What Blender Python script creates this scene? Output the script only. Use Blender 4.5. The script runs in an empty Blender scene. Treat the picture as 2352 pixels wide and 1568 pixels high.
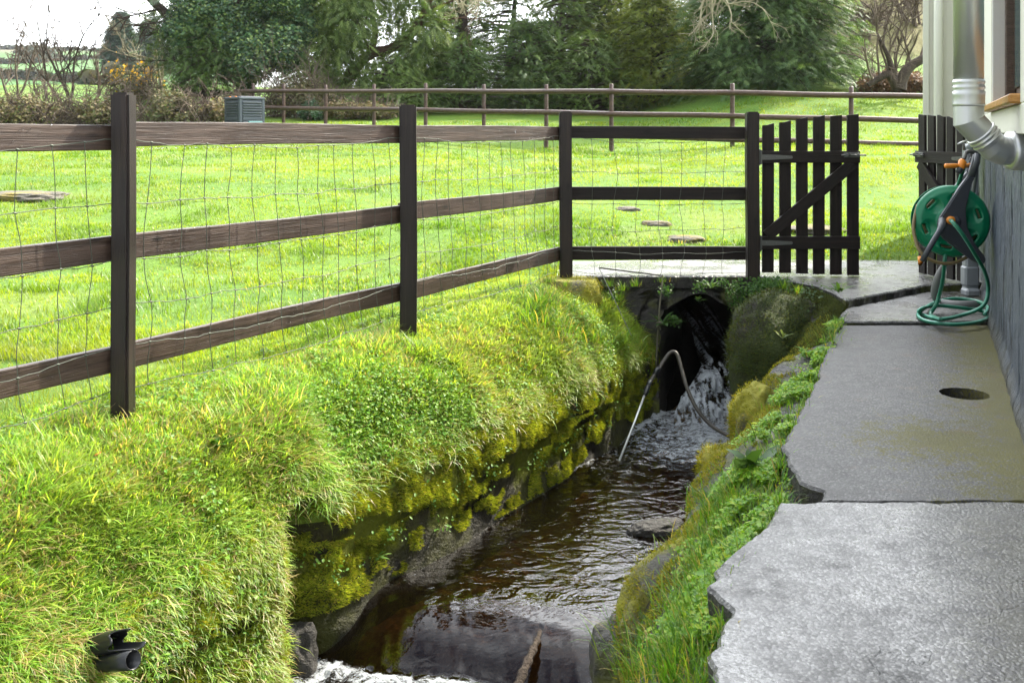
import bpy, bmesh, math, random
import numpy as np
from mathutils import Vector, Matrix
random.seed(7)
RNG = np.random.default_rng(11)
SC = bpy.context.scene
COL = SC.collection
PI = math.pi
# ------------------------------------------------------------------ camera frame (photo measured at 2352 px width)
F, CX, HY, H = 2287.0, 1176.0, 300.0, 1.015
def W(u, v, Y):
    return Vector(((u - CX) * Y / F, Y, H - (v - HY) * Y / F))
def G(u, v, Z):
    Y = F * (H - Z) / (v - HY)
    return Vector(((u - CX) * Y / F, Y, Z))
# ------------------------------------------------------------------ numpy noise
def _h(ix, iy, iz, s):
    n = (ix.astype(np.int64) * 374761393 + iy.astype(np.int64) * 668265263 + iz.astype(np.int64) * 2147483647 + s * 974711) & 0xFFFFFFFF
    n = ((n ^ (n >> 13)) * 1274126177) & 0xFFFFFFFF
    n = ((n ^ (n >> 16)) * 2246822519) & 0xFFFFFFFF
    return ((n ^ (n >> 15)) & 0xFFFFFF) / float(0xFFFFFF)
def vn(x, y, z=0.0, s=0):
    x = np.asarray(x, float); y = np.asarray(y, float); z = np.broadcast_to(np.asarray(z, float), np.broadcast(x, y).shape)
    x, y = np.broadcast_arrays(x, y)
    ix, iy, iz = np.floor(x), np.floor(y), np.floor(z)
    fx, fy, fz = x - ix, y - iy, z - iz
    fx = fx * fx * (3 - 2 * fx); fy = fy * fy * (3 - 2 * fy); fz = fz * fz * (3 - 2 * fz)
    r = 0
    for a in (0, 1):
        for b in (0, 1):
            for c in (0, 1):
                r = r + _h(ix + a, iy + b, iz + c, s) * (fx if a else 1 - fx) * (fy if b else 1 - fy) * (fz if c else 1 - fz)
    return r
def fbm(x, y, z=0.0, s=0, o=4):
    r, a, t = 0, 1.0, 0
    x = np.asarray(x, float); y = np.asarray(y, float); z = np.asarray(z, float)
    for i in range(o):
        r = r + a * vn(x, y, z, s + i * 17); t += a
        a *= .5; x = x * 2.03 + 3.1; y = y * 2.03 + 1.7; z = z * 2.03 + .9
    return r / t
def sstep(a, b, x):
    t = np.clip((np.asarray(x, float) - a) / (b - a), 0, 1)
    return t * t * (3 - 2 * t)
# ------------------------------------------------------------------ mesh / object helpers
def mesh(name, V, Fs, mat=None, col=None, smooth=False, parent=None):
    V = np.asarray(V, np.float32)
    if isinstance(Fs, np.ndarray): Fs = [Fs]
    Fs = [np.asarray(f, np.int32) for f in Fs if len(f)]
    me = bpy.data.meshes.new(name)
    me.vertices.add(len(V)); me.vertices.foreach_set('co', V.ravel())
    nl = sum(f.size for f in Fs); npoly = sum(len(f) for f in Fs)
    me.loops.add(nl); me.polygons.add(npoly)
    me.loops.foreach_set('vertex_index', np.concatenate([f.ravel() for f in Fs]))
    st, k = [], 0
    for f in Fs:
        st.append(k + np.arange(len(f), dtype=np.int32) * f.shape[1]); k += f.size
    me.polygons.foreach_set('loop_start', np.concatenate(st).astype(np.int32))
    if smooth: me.polygons.foreach_set('use_smooth', np.ones(npoly, bool))
    me.update(calc_edges=True)
    if col is not None:
        a = me.color_attributes.new('col', 'FLOAT_COLOR', 'POINT')
        c = np.ones((len(V), 4), np.float32); c[:, :3] = col
        a.data.foreach_set('color', c.ravel())
    if mat: me.materials.append(mat)
    return link(bpy.data.objects.new(name, me), parent)
def link(o, parent=None):
    COL.objects.link(o)
    if parent is not None:
        o.parent = parent
        o.matrix_parent_inverse = parent.matrix_basis.inverted()
    return o
def bmobj(name, bm, mat=None, parent=None, smooth=False, mw=None):
    me = bpy.data.meshes.new(name)
    bm.normal_update()
    if smooth:
        for f in bm.faces: f.smooth = True
    bm.to_mesh(me); bm.free()
    if mat: me.materials.append(mat)
    o = bpy.data.objects.new(name, me)
    if mw is not None: o.matrix_basis = mw
    return link(o, parent)
def tag(o, label=None, cat=None, group=None, kind=None):
    if label: o['label'] = label
    if cat: o['category'] = cat
    if group: o['group'] = group
    if kind: o['kind'] = kind
    return o
def thing(name, label, cat, loc=(0, 0, 0), group=None):
    o = bpy.data.objects.new(name, None); o.empty_display_size = .1
    o.matrix_basis = Matrix.Translation(Vector(loc))
    COL.objects.link(o)
    return tag(o, label, cat, group)
def frame(p, ax, up=(0, 0, 1)):
    x = Vector(ax).normalized(); u = Vector(up)
    y = u.cross(x).normalized(); z = x.cross(y)
    m = Matrix((x, y, z)).transposed().to_4x4(); m.translation = Vector(p)
    return m
def box_bm(sx, sy, sz, bev=.004, cuts=0, seg=1, bm=None, off=(0, 0, 0)):
    b = bm or bmesh.new()
    r = bmesh.ops.create_cube(b, size=1)
    bmesh.ops.scale(b, vec=(sx, sy, sz), verts=r['verts'])
    bmesh.ops.translate(b, vec=off, verts=r['verts'])
    if bev:
        es = list({e for v in r['verts'] for e in v.link_edges})
        bmesh.ops.bevel(b, geom=es, offset=bev, segments=seg, affect='EDGES', profile=.6)
    return b
def beam(name, p0, p1, w, t, mat, parent=None, up=(0, 0, 1), bev=.004, n=10, wob=.002, seed=0):
    """board from p0 to p1, w along 'up', t thick; a little warped"""
    p0, p1 = Vector(p0), Vector(p1); L = (p1 - p0).length
    bm = box_bm(L, t, w, 0)
    bmesh.ops.bisect_plane
    es = [e for e in bm.edges if abs(e.verts[0].co.x - e.verts[1].co.x) > L * .5]
    bmesh.ops.subdivide_edges(bm, edges=es, cuts=n, use_grid_fill=True)
    es = [e for e in bm.edges if abs(e.verts[0].co.x - e.verts[1].co.x) > 1e-6 or abs(abs(e.verts[0].co.x) - L / 2) < 1e-6]
    es = [e for e in es if len(e.link_faces) == 2 and e.calc_face_angle(0) > .5]
    bmesh.ops.bevel(bm, geom=es, offset=bev, segments=2, affect='EDGES', profile=.6)
    for v in bm.verts:
        x = v.co.x
        v.co.y += wob * math.sin(x * 3.1 + seed) + wob * .5 * math.sin(x * 9 + seed * 2)
        v.co.z += wob * math.sin(x * 2.3 + seed * 1.7) + wob * .5 * (random.random() - .5)
    return bmobj(name, bm, mat, parent, mw=frame((p0 + p1) / 2, p1 - p0, up))
def tube_arr(pts, rad, n=8, closed=False):
    P = np.asarray([tuple(p) for p in pts], float); m = len(P)
    R = np.broadcast_to(np.asarray(rad, float), (m,))
    T = np.gradient(P, axis=0) if not closed else np.roll(P, -1, 0) - np.roll(P, 1, 0)
    T /= np.linalg.norm(T, axis=1)[:, None] + 1e-9
    ref = np.array([0, 0, 1.0]) if abs(T[0][2]) < .9 else np.array([1.0, 0, 0])
    U = np.zeros_like(P); u = np.cross(T[0], ref); u /= np.linalg.norm(u)
    for i in range(m):
        u = u - T[i] * u.dot(T[i]); u /= np.linalg.norm(u) + 1e-9; U[i] = u
    B = np.cross(T, U)
    a = np.arange(n) / n * 2 * PI
    V = P[:, None, :] + R[:, None, None] * (np.cos(a)[None, :, None] * U[:, None, :] + np.sin(a)[None, :, None] * B[:, None, :])
    V = V.reshape(-1, 3)
    i = np.arange(m if closed else m - 1)[:, None]; j = np.arange(n)[None, :]
    i2 = (i + 1) % m
    Q = np.stack([i * n + j, i * n + (j + 1) % n, i2 * n + (j + 1) % n, i2 * n + j], -1).reshape(-1, 4)
    return V, Q
def tube(name, pts, rad, mat, parent=None, n=10, cap=True, closed=False):
    V, Q = tube_arr(pts, rad, n, closed)
    Fs = [Q]
    if cap and not closed:
        m = len(pts)
        Fs += [np.arange(n)[::-1][None, :], (np.arange(n) + (m - 1) * n)[None, :]]
    return mesh(name, V, Fs, mat, smooth=True, parent=parent)
def smooth_path(pts, k=8):
    P = [Vector(p) for p in pts]; out = []
    for i in range(len(P) - 1):
        a, b, c, d = P[max(i - 1, 0)], P[i], P[i + 1], P[min(i + 2, len(P) - 1)]
        for j in range(k):
            t = j / k
            out.append(.5 * ((2 * b) + (c - a) * t + (2 * a - 5 * b + 4 * c - d) * t * t + (3 * b - a - 3 * c + d) * t ** 3))
    out.append(P[-1]); return out
def grid_faces(nu, nv):
    i = np.arange(nu - 1)[:, None]; j = np.arange(nv - 1)[None, :]
    a = i * nv + j
    return np.stack([a, a + nv, a + nv + 1, a + 1], -1).reshape(-1, 4)
class Acc:
    """collects vertices / faces / colours for one mesh"""
    def __init__(s): s.V = []; s.F = {}; s.C = []; s.n = 0
    def add(s, V, Fs, C=None):
        V = np.asarray(V, float).reshape(-1, 3)
        for f in (Fs if isinstance(Fs, list) else [Fs]):
            f = np.asarray(f)
            if len(f): s.F.setdefault(f.shape[1], []).append(f + s.n)
        s.V.append(V); s.n += len(V)
        if C is not None: s.C.append(np.broadcast_to(np.asarray(C, float), (len(V), 3)))
    def build(s, name, mat, parent=None, smooth=False):
        return mesh(name, np.concatenate(s.V), [np.concatenate(f) for f in s.F.values()], mat,
                    np.concatenate(s.C) if s.C else None, smooth, parent)
# ------------------------------------------------------------------ material helper
class NT:
    def __init__(s, name):
        s.m = bpy.data.materials.new(name); s.m.use_nodes = True
        s.t = s.m.node_tree; s.n = s.t.nodes; s.n.clear()
        s.out = s.n.new('ShaderNodeOutputMaterial')
    def __call__(s, typ, ins=None, **kw):
        nd = s.n.new('ShaderNode' + typ)
        for k, v in kw.items(): setattr(nd, k, v)
        for k, v in (ins or {}).items():
            sock = nd.inputs[k]
            if isinstance(v, bpy.types.NodeSocket): s.t.links.new(v, sock)
            else:
                if sock.type == 'RGBA' and hasattr(v, '__len__') and len(v) == 3: v = (*v, 1)
                sock.default_value = v
        return nd
    def coord(s, kind='Object', scale=(1, 1, 1), loc=(0, 0, 0)):
        if kind == 'World': src = s('NewGeometry').outputs['Position']
        else: src = s('TexCoord').outputs[kind]
        return s('Mapping', {'Vector': src, 'Scale': scale, 'Location': loc}).outputs[0]
    def noise(s, vec, scale, detail=4, rough=.55, dist=0, out=0):
        return s('TexNoise', {'Vector': vec, 'Scale': scale, 'Detail': detail, 'Roughness': rough, 'Distortion': dist}).outputs[out]
    def ramp(s, fac, stops, interp='LINEAR'):
        r = s('ValToRGB', {'Fac': fac}); r.color_ramp.interpolation = interp
        el = r.color_ramp.elements
        while len(el) < len(stops): el.new(.5)
        for e, (p, c) in zip(el, stops):
            e.position = p; e.color = (c, c, c, 1) if not hasattr(c, '__len__') else (*c, 1)
        return r.outputs[0]
    def mix(s, f, a, b, mode='MIX'):
        nd = s.n.new('ShaderNodeMix'); nd.data_type = 'RGBA'; nd.blend_type = mode
        for sock, v in ((nd.inputs[0], f), (nd.inputs[6], a), (nd.inputs[7], b)):
            if isinstance(v, bpy.types.NodeSocket): s.t.links.new(v, sock)
            else: sock.default_value = (*v, 1) if hasattr(v, '__len__') and len(v) == 3 else v
        return nd.outputs[2]
    def math(s, op, a, b=0, c=0):
        nd = s.n.new('ShaderNodeMath'); nd.operation = op
        for i, v in enumerate((a, b, c)):
            if isinstance(v, bpy.types.NodeSocket): s.t.links.new(v, nd.inputs[i])
            else: nd.inputs[i].default_value = v
        return nd.outputs[0]
    def bump(s, h, strength=.5, dist=.01, nrm=None):
        d = {'Height': h, 'Strength': strength, 'Distance': dist}
        if nrm is not None: d['Normal'] = nrm
        return s('Bump', d).outputs[0]
    def pbsdf(s, **kw):
        names = {'col': 'Base Color', 'rough': 'Roughness', 'metal': 'Metallic', 'spec': 'Specular IOR Level', 'nrm': 'Normal', 'coat': 'Coat Weight',
                 'coatr': 'Coat Roughness', 'ior': 'IOR', 'trans': 'Transmission Weight', 'sheen': 'Sheen Weight'}
        return s('BsdfPrincipled', {names[k]: v for k, v in kw.items() if v is not None})
    def done(s, sh, disp=None):
        s.t.links.new(sh.outputs[0] if hasattr(sh, 'outputs') else sh, s.out.inputs[0])
        return s.m
# ================================================================== materials
M = {}
def m_leaf(name, rough=.45, transl=.45, tint=(1.15, 1.15, .6), spec=.4, var=.0):
    t = NT(name)
    c = t('Attribute', attribute_name='col').outputs['Color']
    p = t.pbsdf(col=c, rough=rough, spec=spec)
    tr = t('BsdfTranslucent', {'Color': t.mix(1.0, c, tint, 'MULTIPLY')})
    return t.done(t('MixShader', {0: transl, 1: p.outputs[0], 2: tr.outputs[0]}))
M['grass'] = m_leaf('grass_blades', .40, .58, (1.25, 1.15, .45), .45)
M['broad'] = m_leaf('broad_leaves', .45, .45, (1.25, 1.15, .45), .3)
M['moss'] = m_leaf('moss_fronds', .7, .35, (1.2, 1.1, .5), .2)
M['needle'] = m_leaf('conifer_sprays', .5, .42, (1.2, 1.15, .6), .3)
M['ivy'] = m_leaf('ivy_leaves', .38, .15, (1.1, 1.1, .5), .5)
M['twigleaf'] = m_leaf('scrub_leaves', .6, .3, (1.1, 1.0, .6), .25)

def m_soil(name, cols, scale=6, bumpd=.02, moss=None, rough=.9, spec=.25, mossthr=.5, wetz=None):
    t = NT(name); v = t.coord('World')
    n1 = t.noise(v, scale, 6, .6); n2 = t.noise(v, scale * 7, 5, .65)
    f = t.math('MULTIPLY_ADD', n2, .45, t.math('MULTIPLY', n1, .6))
    k = len(cols)
    c = t.ramp(f, [(.3 + .42 * i / max(1, k - 1), cc) for i, cc in enumerate(cols)])
    if moss:
        mm = t.ramp(t.noise(v, 3.1, 5, .6), [(mossthr - .06, 0), (mossthr + .08, 1)])
        mc = t.mix(t.noise(v, 60, 3), moss[0], moss[1])
        c = t.mix(mm, c, mc)
    if wetz is not None:      # stone kept wet by the stream is darker and shinier below this height
        z = t('SeparateXYZ', {0: v}).outputs[2]
        w = t.ramp(t.math('MULTIPLY_ADD', t.math('SUBTRACT', z, wetz), -6.0, t.math('MULTIPLY_ADD', n2, .8, .1)), [(.35, 0), (.7, 1)])
        c = t.mix(w, c, t.mix(1.0, c, (.22, .2, .18), 'MULTIPLY')); rough = t.math('MULTIPLY_ADD', w, -.45, rough)
    b = t.bump(t.math('ADD', n2, t.math('MULTIPLY', t.noise(v, scale * 25, 4, .6), .35)), .8, bumpd)
    return t.done(t.pbsdf(col=c, rough=rough, spec=spec, nrm=b))
M['lawn'] = m_soil('lawn_ground', [(.06, .11, .015), (.10, .19, .02), (.15, .26, .025)], 2.5, .02)
M['bank'] = m_soil('bank_ground', [(.07, .09, .018), (.14, .20, .025), (.22, .25, .04)], 5, .02)
M['mosswall'] = m_soil('mossy_wall', [(.014, .012, .009), (.035, .032, .014), (.07, .075, .014)], 5, .03, ((.10, .13, .012), (.20, .21, .02)), mossthr=.47, wetz=-.84)
M['rock'] = m_soil('dark_wet_stone', [(.012, .011, .01), (.032, .029, .026), (.07, .063, .055)], 5, .03, ((.07, .08, .012), (.14, .15, .02)), .55, .5, .56)
M['tunnel'] = m_soil('dark_tunnel_stone', [(.012, .011, .01), (.03, .027, .024), (.05, .046, .04)], 5, .03, None, .6, .4)  # darker mossless copy of the wet stone; tunnel and recess shade in its colour
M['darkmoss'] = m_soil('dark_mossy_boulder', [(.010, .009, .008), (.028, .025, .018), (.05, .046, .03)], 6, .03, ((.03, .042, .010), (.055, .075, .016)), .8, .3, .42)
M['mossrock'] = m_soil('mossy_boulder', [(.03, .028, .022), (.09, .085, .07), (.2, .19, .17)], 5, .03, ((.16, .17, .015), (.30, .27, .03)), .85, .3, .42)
M['drystone'] = m_soil('grey_field_stone', [(.06, .055, .045), (.11, .10, .08), (.19, .165, .135)], 6, .02, ((.22, .16, .03), (.30, .24, .05)), .85, .3, .58)
M['crag'] = m_soil('hillside_crag', [(.07, .07, .065), (.15, .145, .14), (.26, .25, .24)], .6, .5, None, .9, .3)
M['bed'] = m_soil('stream_bed', [(.02, .012, .004), (.08, .045, .014), (.18, .12, .04)], 7, .04, ((.06, .06, .012), (.09, .08, .02)), .6, .3, .58)

def m_wood(name, c0, c1, c2, rough=.5, grain=1.0, spec=.4, bumpd=.004):
    t = NT(name); v = t.coord('Object', (1.2, 26, 26)); v0 = t.coord('Object')
    oi = t('ObjectInfo').outputs['Random']
    v = t('VectorMath', {0: v, 1: t('CombineXYZ', {0: t.math('MULTIPLY', oi, 37.0), 1: t.math('MULTIPLY', oi, 11.0)}).outputs[0]}).outputs[0]
    g = t.noise(v, 2.2 * grain, 6, .62, .6)
    g2 = t.noise(t('VectorMath', {0: v, 1: (1, 3, 3)}, operation='MULTIPLY').outputs[0], 3.5, 3, .6)
    big = t.noise(t('VectorMath', {0: v0, 1: t('CombineXYZ', {0: t.math('MULTIPLY', oi, 19.0)}).outputs[0]}).outputs[0], 3.2, 4, .6)
    c = t.ramp(t.math('MULTIPLY_ADD', g, .7, t.math('MULTIPLY', big, .35)), [(.32, c0), (.52, c1), (.72, c2)])
    c = t.mix(t.ramp(g2, [(.56, 0), (.74, .65)]), c, c0)
    kn = t('TexVoronoi', {'Vector': t('VectorMath', {0: t('VectorMath', {0: v0, 1: (3.1, 9, 9)}, operation='MULTIPLY').outputs[0], 1: t('CombineXYZ', {0: t.math('MULTIPLY', oi, 53.0)}).outputs[0]}).outputs[0], 'Scale': 1.0})
    km = t.ramp(kn.outputs['Distance'], [(.05, .85), (.13, 0)])
    c = t.mix(km, c, tuple(x * .45 for x in c0))
    r = t.math('MULTIPLY_ADD', big, .5, rough - .25)
    b = t.bump(t.math('ADD', g, t.math('MULTIPLY', g2, .8)), .7, bumpd)
    return t.done(t.pbsdf(col=c, rough=r, spec=spec, nrm=b))
M['rail'] = m_wood('weathered_brown_board', (.020, .0125, .009), (.050, .031, .022), (.105, .069, .051), .5)
M['post'] = m_wood('dark_stained_post', (.010, .0065, .0055), (.016, .0105, .009), (.033, .020, .015), .5)
M['gate'] = m_wood('dark_stained_gate', (.009, .0065, .006), (.014, .010, .009), (.027, .018, .015), .6, 1.0, .25)
M['farwood'] = m_wood('reddish_round_rail', (.036, .019, .014), (.066, .037, .027), (.125, .08, .062), .42, .6)
M['sill'] = m_wood('orange_varnished_sill', (.28, .12, .03), (.42, .2, .05), (.55, .3, .09), .35, .6)
M['frame'] = m_wood('brown_window_frame', (.04, .025, .018), (.09, .06, .045), (.14, .1, .08), .6, .7)
M['bark'] = m_soil('dark_bark', [(.025, .02, .016), (.06, .045, .035), (.11, .085, .065)], 5, .05)
M['bark_red'] = m_soil('red_brown_bark', [(.04, .022, .015), (.09, .05, .033), (.14, .09, .06)], 5, .05)
M['twig'] = m_soil('grey_brown_twigs', [(.06, .045, .035), (.12, .09, .07), (.2, .16, .12)], 4, .01)
M['paletwig'] = m_soil('pale_lichen_twigs', [(.2, .17, .11), (.34, .3, .2), (.45, .42, .28)], 4, .01)

def m_concrete(name, base=.2, wet=.5, mossy=0.0, hx=0):
    t = NT(name); v = t.coord('World')
    agg = t('TexVoronoi', {'Vector': v, 'Scale': 120.0, 'Randomness': 1.0}, feature='F1')
    rnd = t('SeparateColor', {0: agg.outputs['Color']}).outputs[0]
    n1 = t.noise(v, 2.6, 6, .65); n2 = t.noise(v, 14, 6, .65); n3 = t.noise(v, 150, 4, .6); n4 = t.noise(v, 380, 3, .6)
    f = t.math('MULTIPLY_ADD', n2, .5, t.math('MULTIPLY', n3, .5))
    c = t.ramp(f, [(.34, (base * .28, base * .26, base * .24)), (.5, (base * .85, base * .82, base * .78)), (.66, (base * 1.35, base * 1.32, base * 1.25))])
    c = t.mix(.8, c, t.ramp(rnd, [(.0, .4), (.5, .9), (1.0, 1.6)]), 'MULTIPLY')  # grain tones hold aggregate speckle plus painted wet glints and pit shade
    # pale and dark pebbles of the exposed aggregate
    peb = t.math('MULTIPLY', t.ramp(rnd, [(.80, 0), (.86, 1)]), t.ramp(agg.outputs['Distance'], [(.30, 1), (.42, 0)]))
    c = t.mix(t.math('MULTIPLY', peb, .75), c, (base * 2.3, base * 2.25, base * 2.1))
    dk = t.math('MULTIPLY', t.ramp(rnd, [(.12, 1), (.18, 0)]), t.ramp(agg.outputs['Distance'], [(.35, 1), (.5, 0)]))
    c = t.mix(t.math('MULTIPLY', dk, .6), c, (.05, .047, .042))
    # rusty and green growth in patches, more of it along the house wall
    x, y, z = (t('SeparateXYZ', {0: v}).outputs[i] for i in range(3))
    dw = t.math('SUBTRACT', t.math('MULTIPLY_ADD', y, .387, .307), t.math('MULTIPLY', x, .922))   # metres from the wall plane
    wallm = t.math('SUBTRACT', t.math('MULTIPLY_ADD', n2, 1.8, -.0), t.math('MULTIPLY', dw, 2.4))
    dx, dy = t.math('SUBTRACT', x, 1.52), t.math('SUBTRACT', y, 3.45)
    rr = t.math('SQRT', t.math('ADD', t.math('MULTIPLY', dx, t.math('MULTIPLY', dx, 2.2)), t.math('MULTIPLY', dy, t.math('MULTIPLY', dy, 2.8))))
    patch = t.math('SUBTRACT', t.math('MULTIPLY_ADD', n2, 2.2, -.12), t.math('MULTIPLY', rr, 1.5))
    g = t.math('MAXIMUM', wallm, t.math('MULTIPLY', patch, 1.0))
    g = t.math('ADD', g, t.math('MULTIPLY', t.math('SUBTRACT', n3, .5), 2.6))
    gm = t.ramp(g, [(.36, 0), (.56, .95)])
    c = t.mix(t.math('MULTIPLY', gm, mossy), c, t.mix(n4, (.055, .058, .010), (.15, .13, .022)))
    rust = t.math('MULTIPLY', t.ramp(t.noise(v, 5.3, 5, .7), [(.56, 0), (.66, .55)]), t.ramp(n3, [(.45, 0), (.6, 1)]))
    c = t.mix(t.math('MULTIPLY', rust, mossy), c, (.14, .075, .035))
    crk = t.noise(v, 1.1, 6, .6, .5)
    cr = t.ramp(t.math('ABSOLUTE', t.math('SUBTRACT', crk, .52)), [(.0, 1), (.0035, 0)])
    cr = t.math('MULTIPLY', cr, t.ramp(t.noise(v, 1.7, 3), [(.52, 0), (.58, 1)]))
    c = t.mix(t.math('MULTIPLY', cr, .7), c, (.03, .03, .028))
    wm = t.ramp(t.math('ADD', t.math('MULTIPLY', n1, .7), t.math('MULTIPLY', n2, .3)), [(.36, 0), (.62, 1)])
    c = t.mix(t.math('MULTIPLY', wm, .75), c, t.mix(1.0, c, (.55, .55, .57), 'MULTIPLY'))
    r = t.math('MULTIPLY_ADD', wm, -.42 * wet, .62)
    r = t.math('ADD', r, t.math('MULTIPLY', gm, .25 * mossy))
    h = t.math('ADD', t.math('MULTIPLY', n3, .25), t.math('ADD', t.math('MULTIPLY', n2, .22), t.math('MULTIPLY', t.math('SUBTRACT', .6, agg.outputs['Distance']), t.math('MULTIPLY_ADD', rnd, 1.4, .2))))
    h = t.math('SUBTRACT', h, t.math('MULTIPLY', cr, 1.0))
    h = t.math('ADD', h, t.math('MULTIPLY', n4, .5))
    b = t.bump(h, .55, .0042)
    p = t.pbsdf(col=c, rough=r, spec=.55, nrm=b)
    t.t.links.new(t.math('MULTIPLY', t.math('MULTIPLY', wm, min(1, wet * .58)), t.ramp(t.math('ADD', rnd, t.math('MULTIPLY', t.math('SUBTRACT', n3, .5), 1.5)), [(.2, .3), (.6, 1)])), p.inputs['Coat Weight']); p.inputs['Coat Roughness'].default_value = .16; p.inputs['Coat IOR'].default_value = 1.45
    t.t.links.new(t.bump(n2, .25, .006), p.inputs['Coat Normal'])
    return t.done(p)
M['conc_near'] = m_concrete('wet_grey_concrete', .105, 1.1, .25)
M['conc_mid'] = m_concrete('damp_mossy_concrete', .066, .18, 1.0)
M['conc_far'] = m_concrete('shining_wet_concrete', .17, 1.35, .25)
M['deck'] = m_concrete('wet_deck_concrete', .24, 1.5, .1)

def m_render(name, col, d=.006, scale=30):
    t = NT(name); v = t.coord('World')
    n = t.noise(v, scale, 5, .6); n2 = t.noise(v, 3, 4, .6); n3 = t.noise(v, scale * 5, 3, .6)
    c = t.mix(t.math('MULTIPLY', n2, .35), col, tuple(k * .8 for k in col))
    return t.done(t.pbsdf(col=c, rough=.75, spec=.3, nrm=t.bump(t.math('ADD', n, t.math('MULTIPLY', n3, .4)), .6, d)))
M['cream'] = m_render('cream_painted_render', (.68, .67, .575), .006, 26)
M['reveal'] = m_render('grey_white_reveal', (.62, .60, .57), .003, 14)
def m_plinth():
    t = NT('slate_blue_painted_plinth'); v = t.coord('World', (1, 1, .34)); w = t.coord('World')
    n = t.noise(v, 34, 6, .68, .4); n2 = t.noise(v, 70, 4, .6); big = t.noise(w, 2.2, 4, .6)
    c = t.ramp(n, [(.3, (.028, .036, .052)), (.5, (.055, .069, .093)), (.7, (.10, .12, .15))])
    ck = t.ramp(t.noise(t.coord('World', (1, 1, .10)), 13, 5, .68, .8), [(.385, 1), (.44, 0)])
    c = t.mix(ck, c, (.012, .014, .018))
    c = t.mix(t.ramp(n2, [(.66, 0), (.78, .5)]), c, (.3, .32, .36))
    z = t('SeparateXYZ', {0: w}).outputs[2]
    dirt = t.ramp(t.math('MULTIPLY_ADD', n2, .35, t.math('MULTIPLY_ADD', z, -3.2, t.math('MULTIPLY', big, .5))), [(.28, 0), (.62, .8)])
    c = t.mix(dirt, c, (.075, .07, .045))
    h = t.math('SUBTRACT', t.math('ADD', n, t.math('MULTIPLY', n2, .5)), t.math('MULTIPLY', ck, .9))
    r = t.math('MULTIPLY_ADD', big, .4, .22)
    return t.done(t.pbsdf(col=c, rough=r, spec=.5, nrm=t.bump(h, 1.0, .022)))
M['plinth'] = m_plinth()
def m_plain(name, col, rough=.4, metal=0, spec=.5, var=.25, scale=20, d=.001, coat=0):
    t = NT(name); v = t.coord('Object'); n = t.noise(v, scale, 5, .6); n2 = t.noise(v, scale * .2, 3)
    c = t.mix(t.math('MULTIPLY', n, var), col, tuple(k * .5 for k in col))
    r = t.math('MULTIPLY_ADD', n2, .25, rough - .12)
    return t.done(t.pbsdf(col=c, rough=r, metal=metal, spec=spec, nrm=t.bump(n, .35, d), coat=coat or None))
M['steel'] = m_plain('brushed_stainless_steel', (.62, .63, .62), .36, .72, .5, .12, 6, .0008)
M['galv'] = m_plain('dull_grey_hinge_steel', (.16, .16, .15), .5, .6)
M['wire'] = m_plain('galvanised_wire', (.085, .095, .075), .5, .5)
M['white_pvc'] = m_plain('cream_plastic_pipe', (.66, .66, .57), .35, var=.12)
M['grey_pvc'] = m_plain('grey_plastic_pipe', (.30, .32, .33), .45, var=.6, scale=9)
M['green_pl'] = m_plain('green_plastic', (.0, .19, .085), .32, var=.18, scale=8)
M['grey_pl'] = m_plain('dark_grey_plastic', (.055, .06, .07), .4, var=.2)
M['black_pl'] = m_plain('black_plastic', (.014, .015, .017), .35, var=.3, scale=30)
M['orange_pl'] = m_plain('orange_plastic', (.75, .25, .02), .4, var=.2)
M['bin'] = m_plain('slate_bin_plastic', (.05, .064, .08), .5, var=.3)
M['teal'] = m_plain('teal_bin_door', (.06, .19, .20), .5, var=.15)
M['rope'] = m_plain('old_rope', (.13, .12, .08), .9, var=.5, scale=120, d=.004)
M['hose_dark'] = m_plain('dark_rubber_hose', (.05, .042, .032), .5, var=.5, scale=25)
M['hose_tan'] = m_plain('tan_hose', (.23, .17, .08), .45, var=.3)
M['soilpipe'] = m_plain('weathered_grey_pipe', (.2, .2, .19), .6, var=.5)
def m_hose():
    t = NT('green_striped_hose')
    uv = t('Attribute', attribute_name='col').outputs['Color']
    n = t.noise(t.coord('Object'), 20, 4)
    c = t.mix(t.math('MULTIPLY', n, .4), uv, (.0, .05, .03))
    return t.done(t.pbsdf(col=c, rough=.35, spec=.5))
M['hose'] = m_hose()
t = NT('window_glass'); M['glass'] = t.done(t.pbsdf(col=(.10, .16, .16), rough=.04, spec=.8))
t = NT('dark_earth_shade'); M['earth'] = t.done(t.pbsdf(col=t.ramp(t.noise(t.coord('World'), 20, 5), [(.3, (.008, .007, .006)), (.7, (.03, .026, .02))]), rough=.9, spec=.2))  # near black, so the culvert's inner shade is put into the colour
t = NT('water_drops'); M['drop'] = t.done(t.pbsdf(col=(.9, .9, .9), rough=.02, trans=1.0, ior=1.33))
t = NT('fallen_leaf'); M['redleaf'] = t.done(t.pbsdf(col=t.mix(t.noise(t.coord('Object'), 30, 3), (.35, .04, .015), (.45, .14, .03)), rough=.4))
t = NT('roof_tiles'); M['tile'] = t.done(t.pbsdf(col=(.06, .06, .065), rough=.6))

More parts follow.
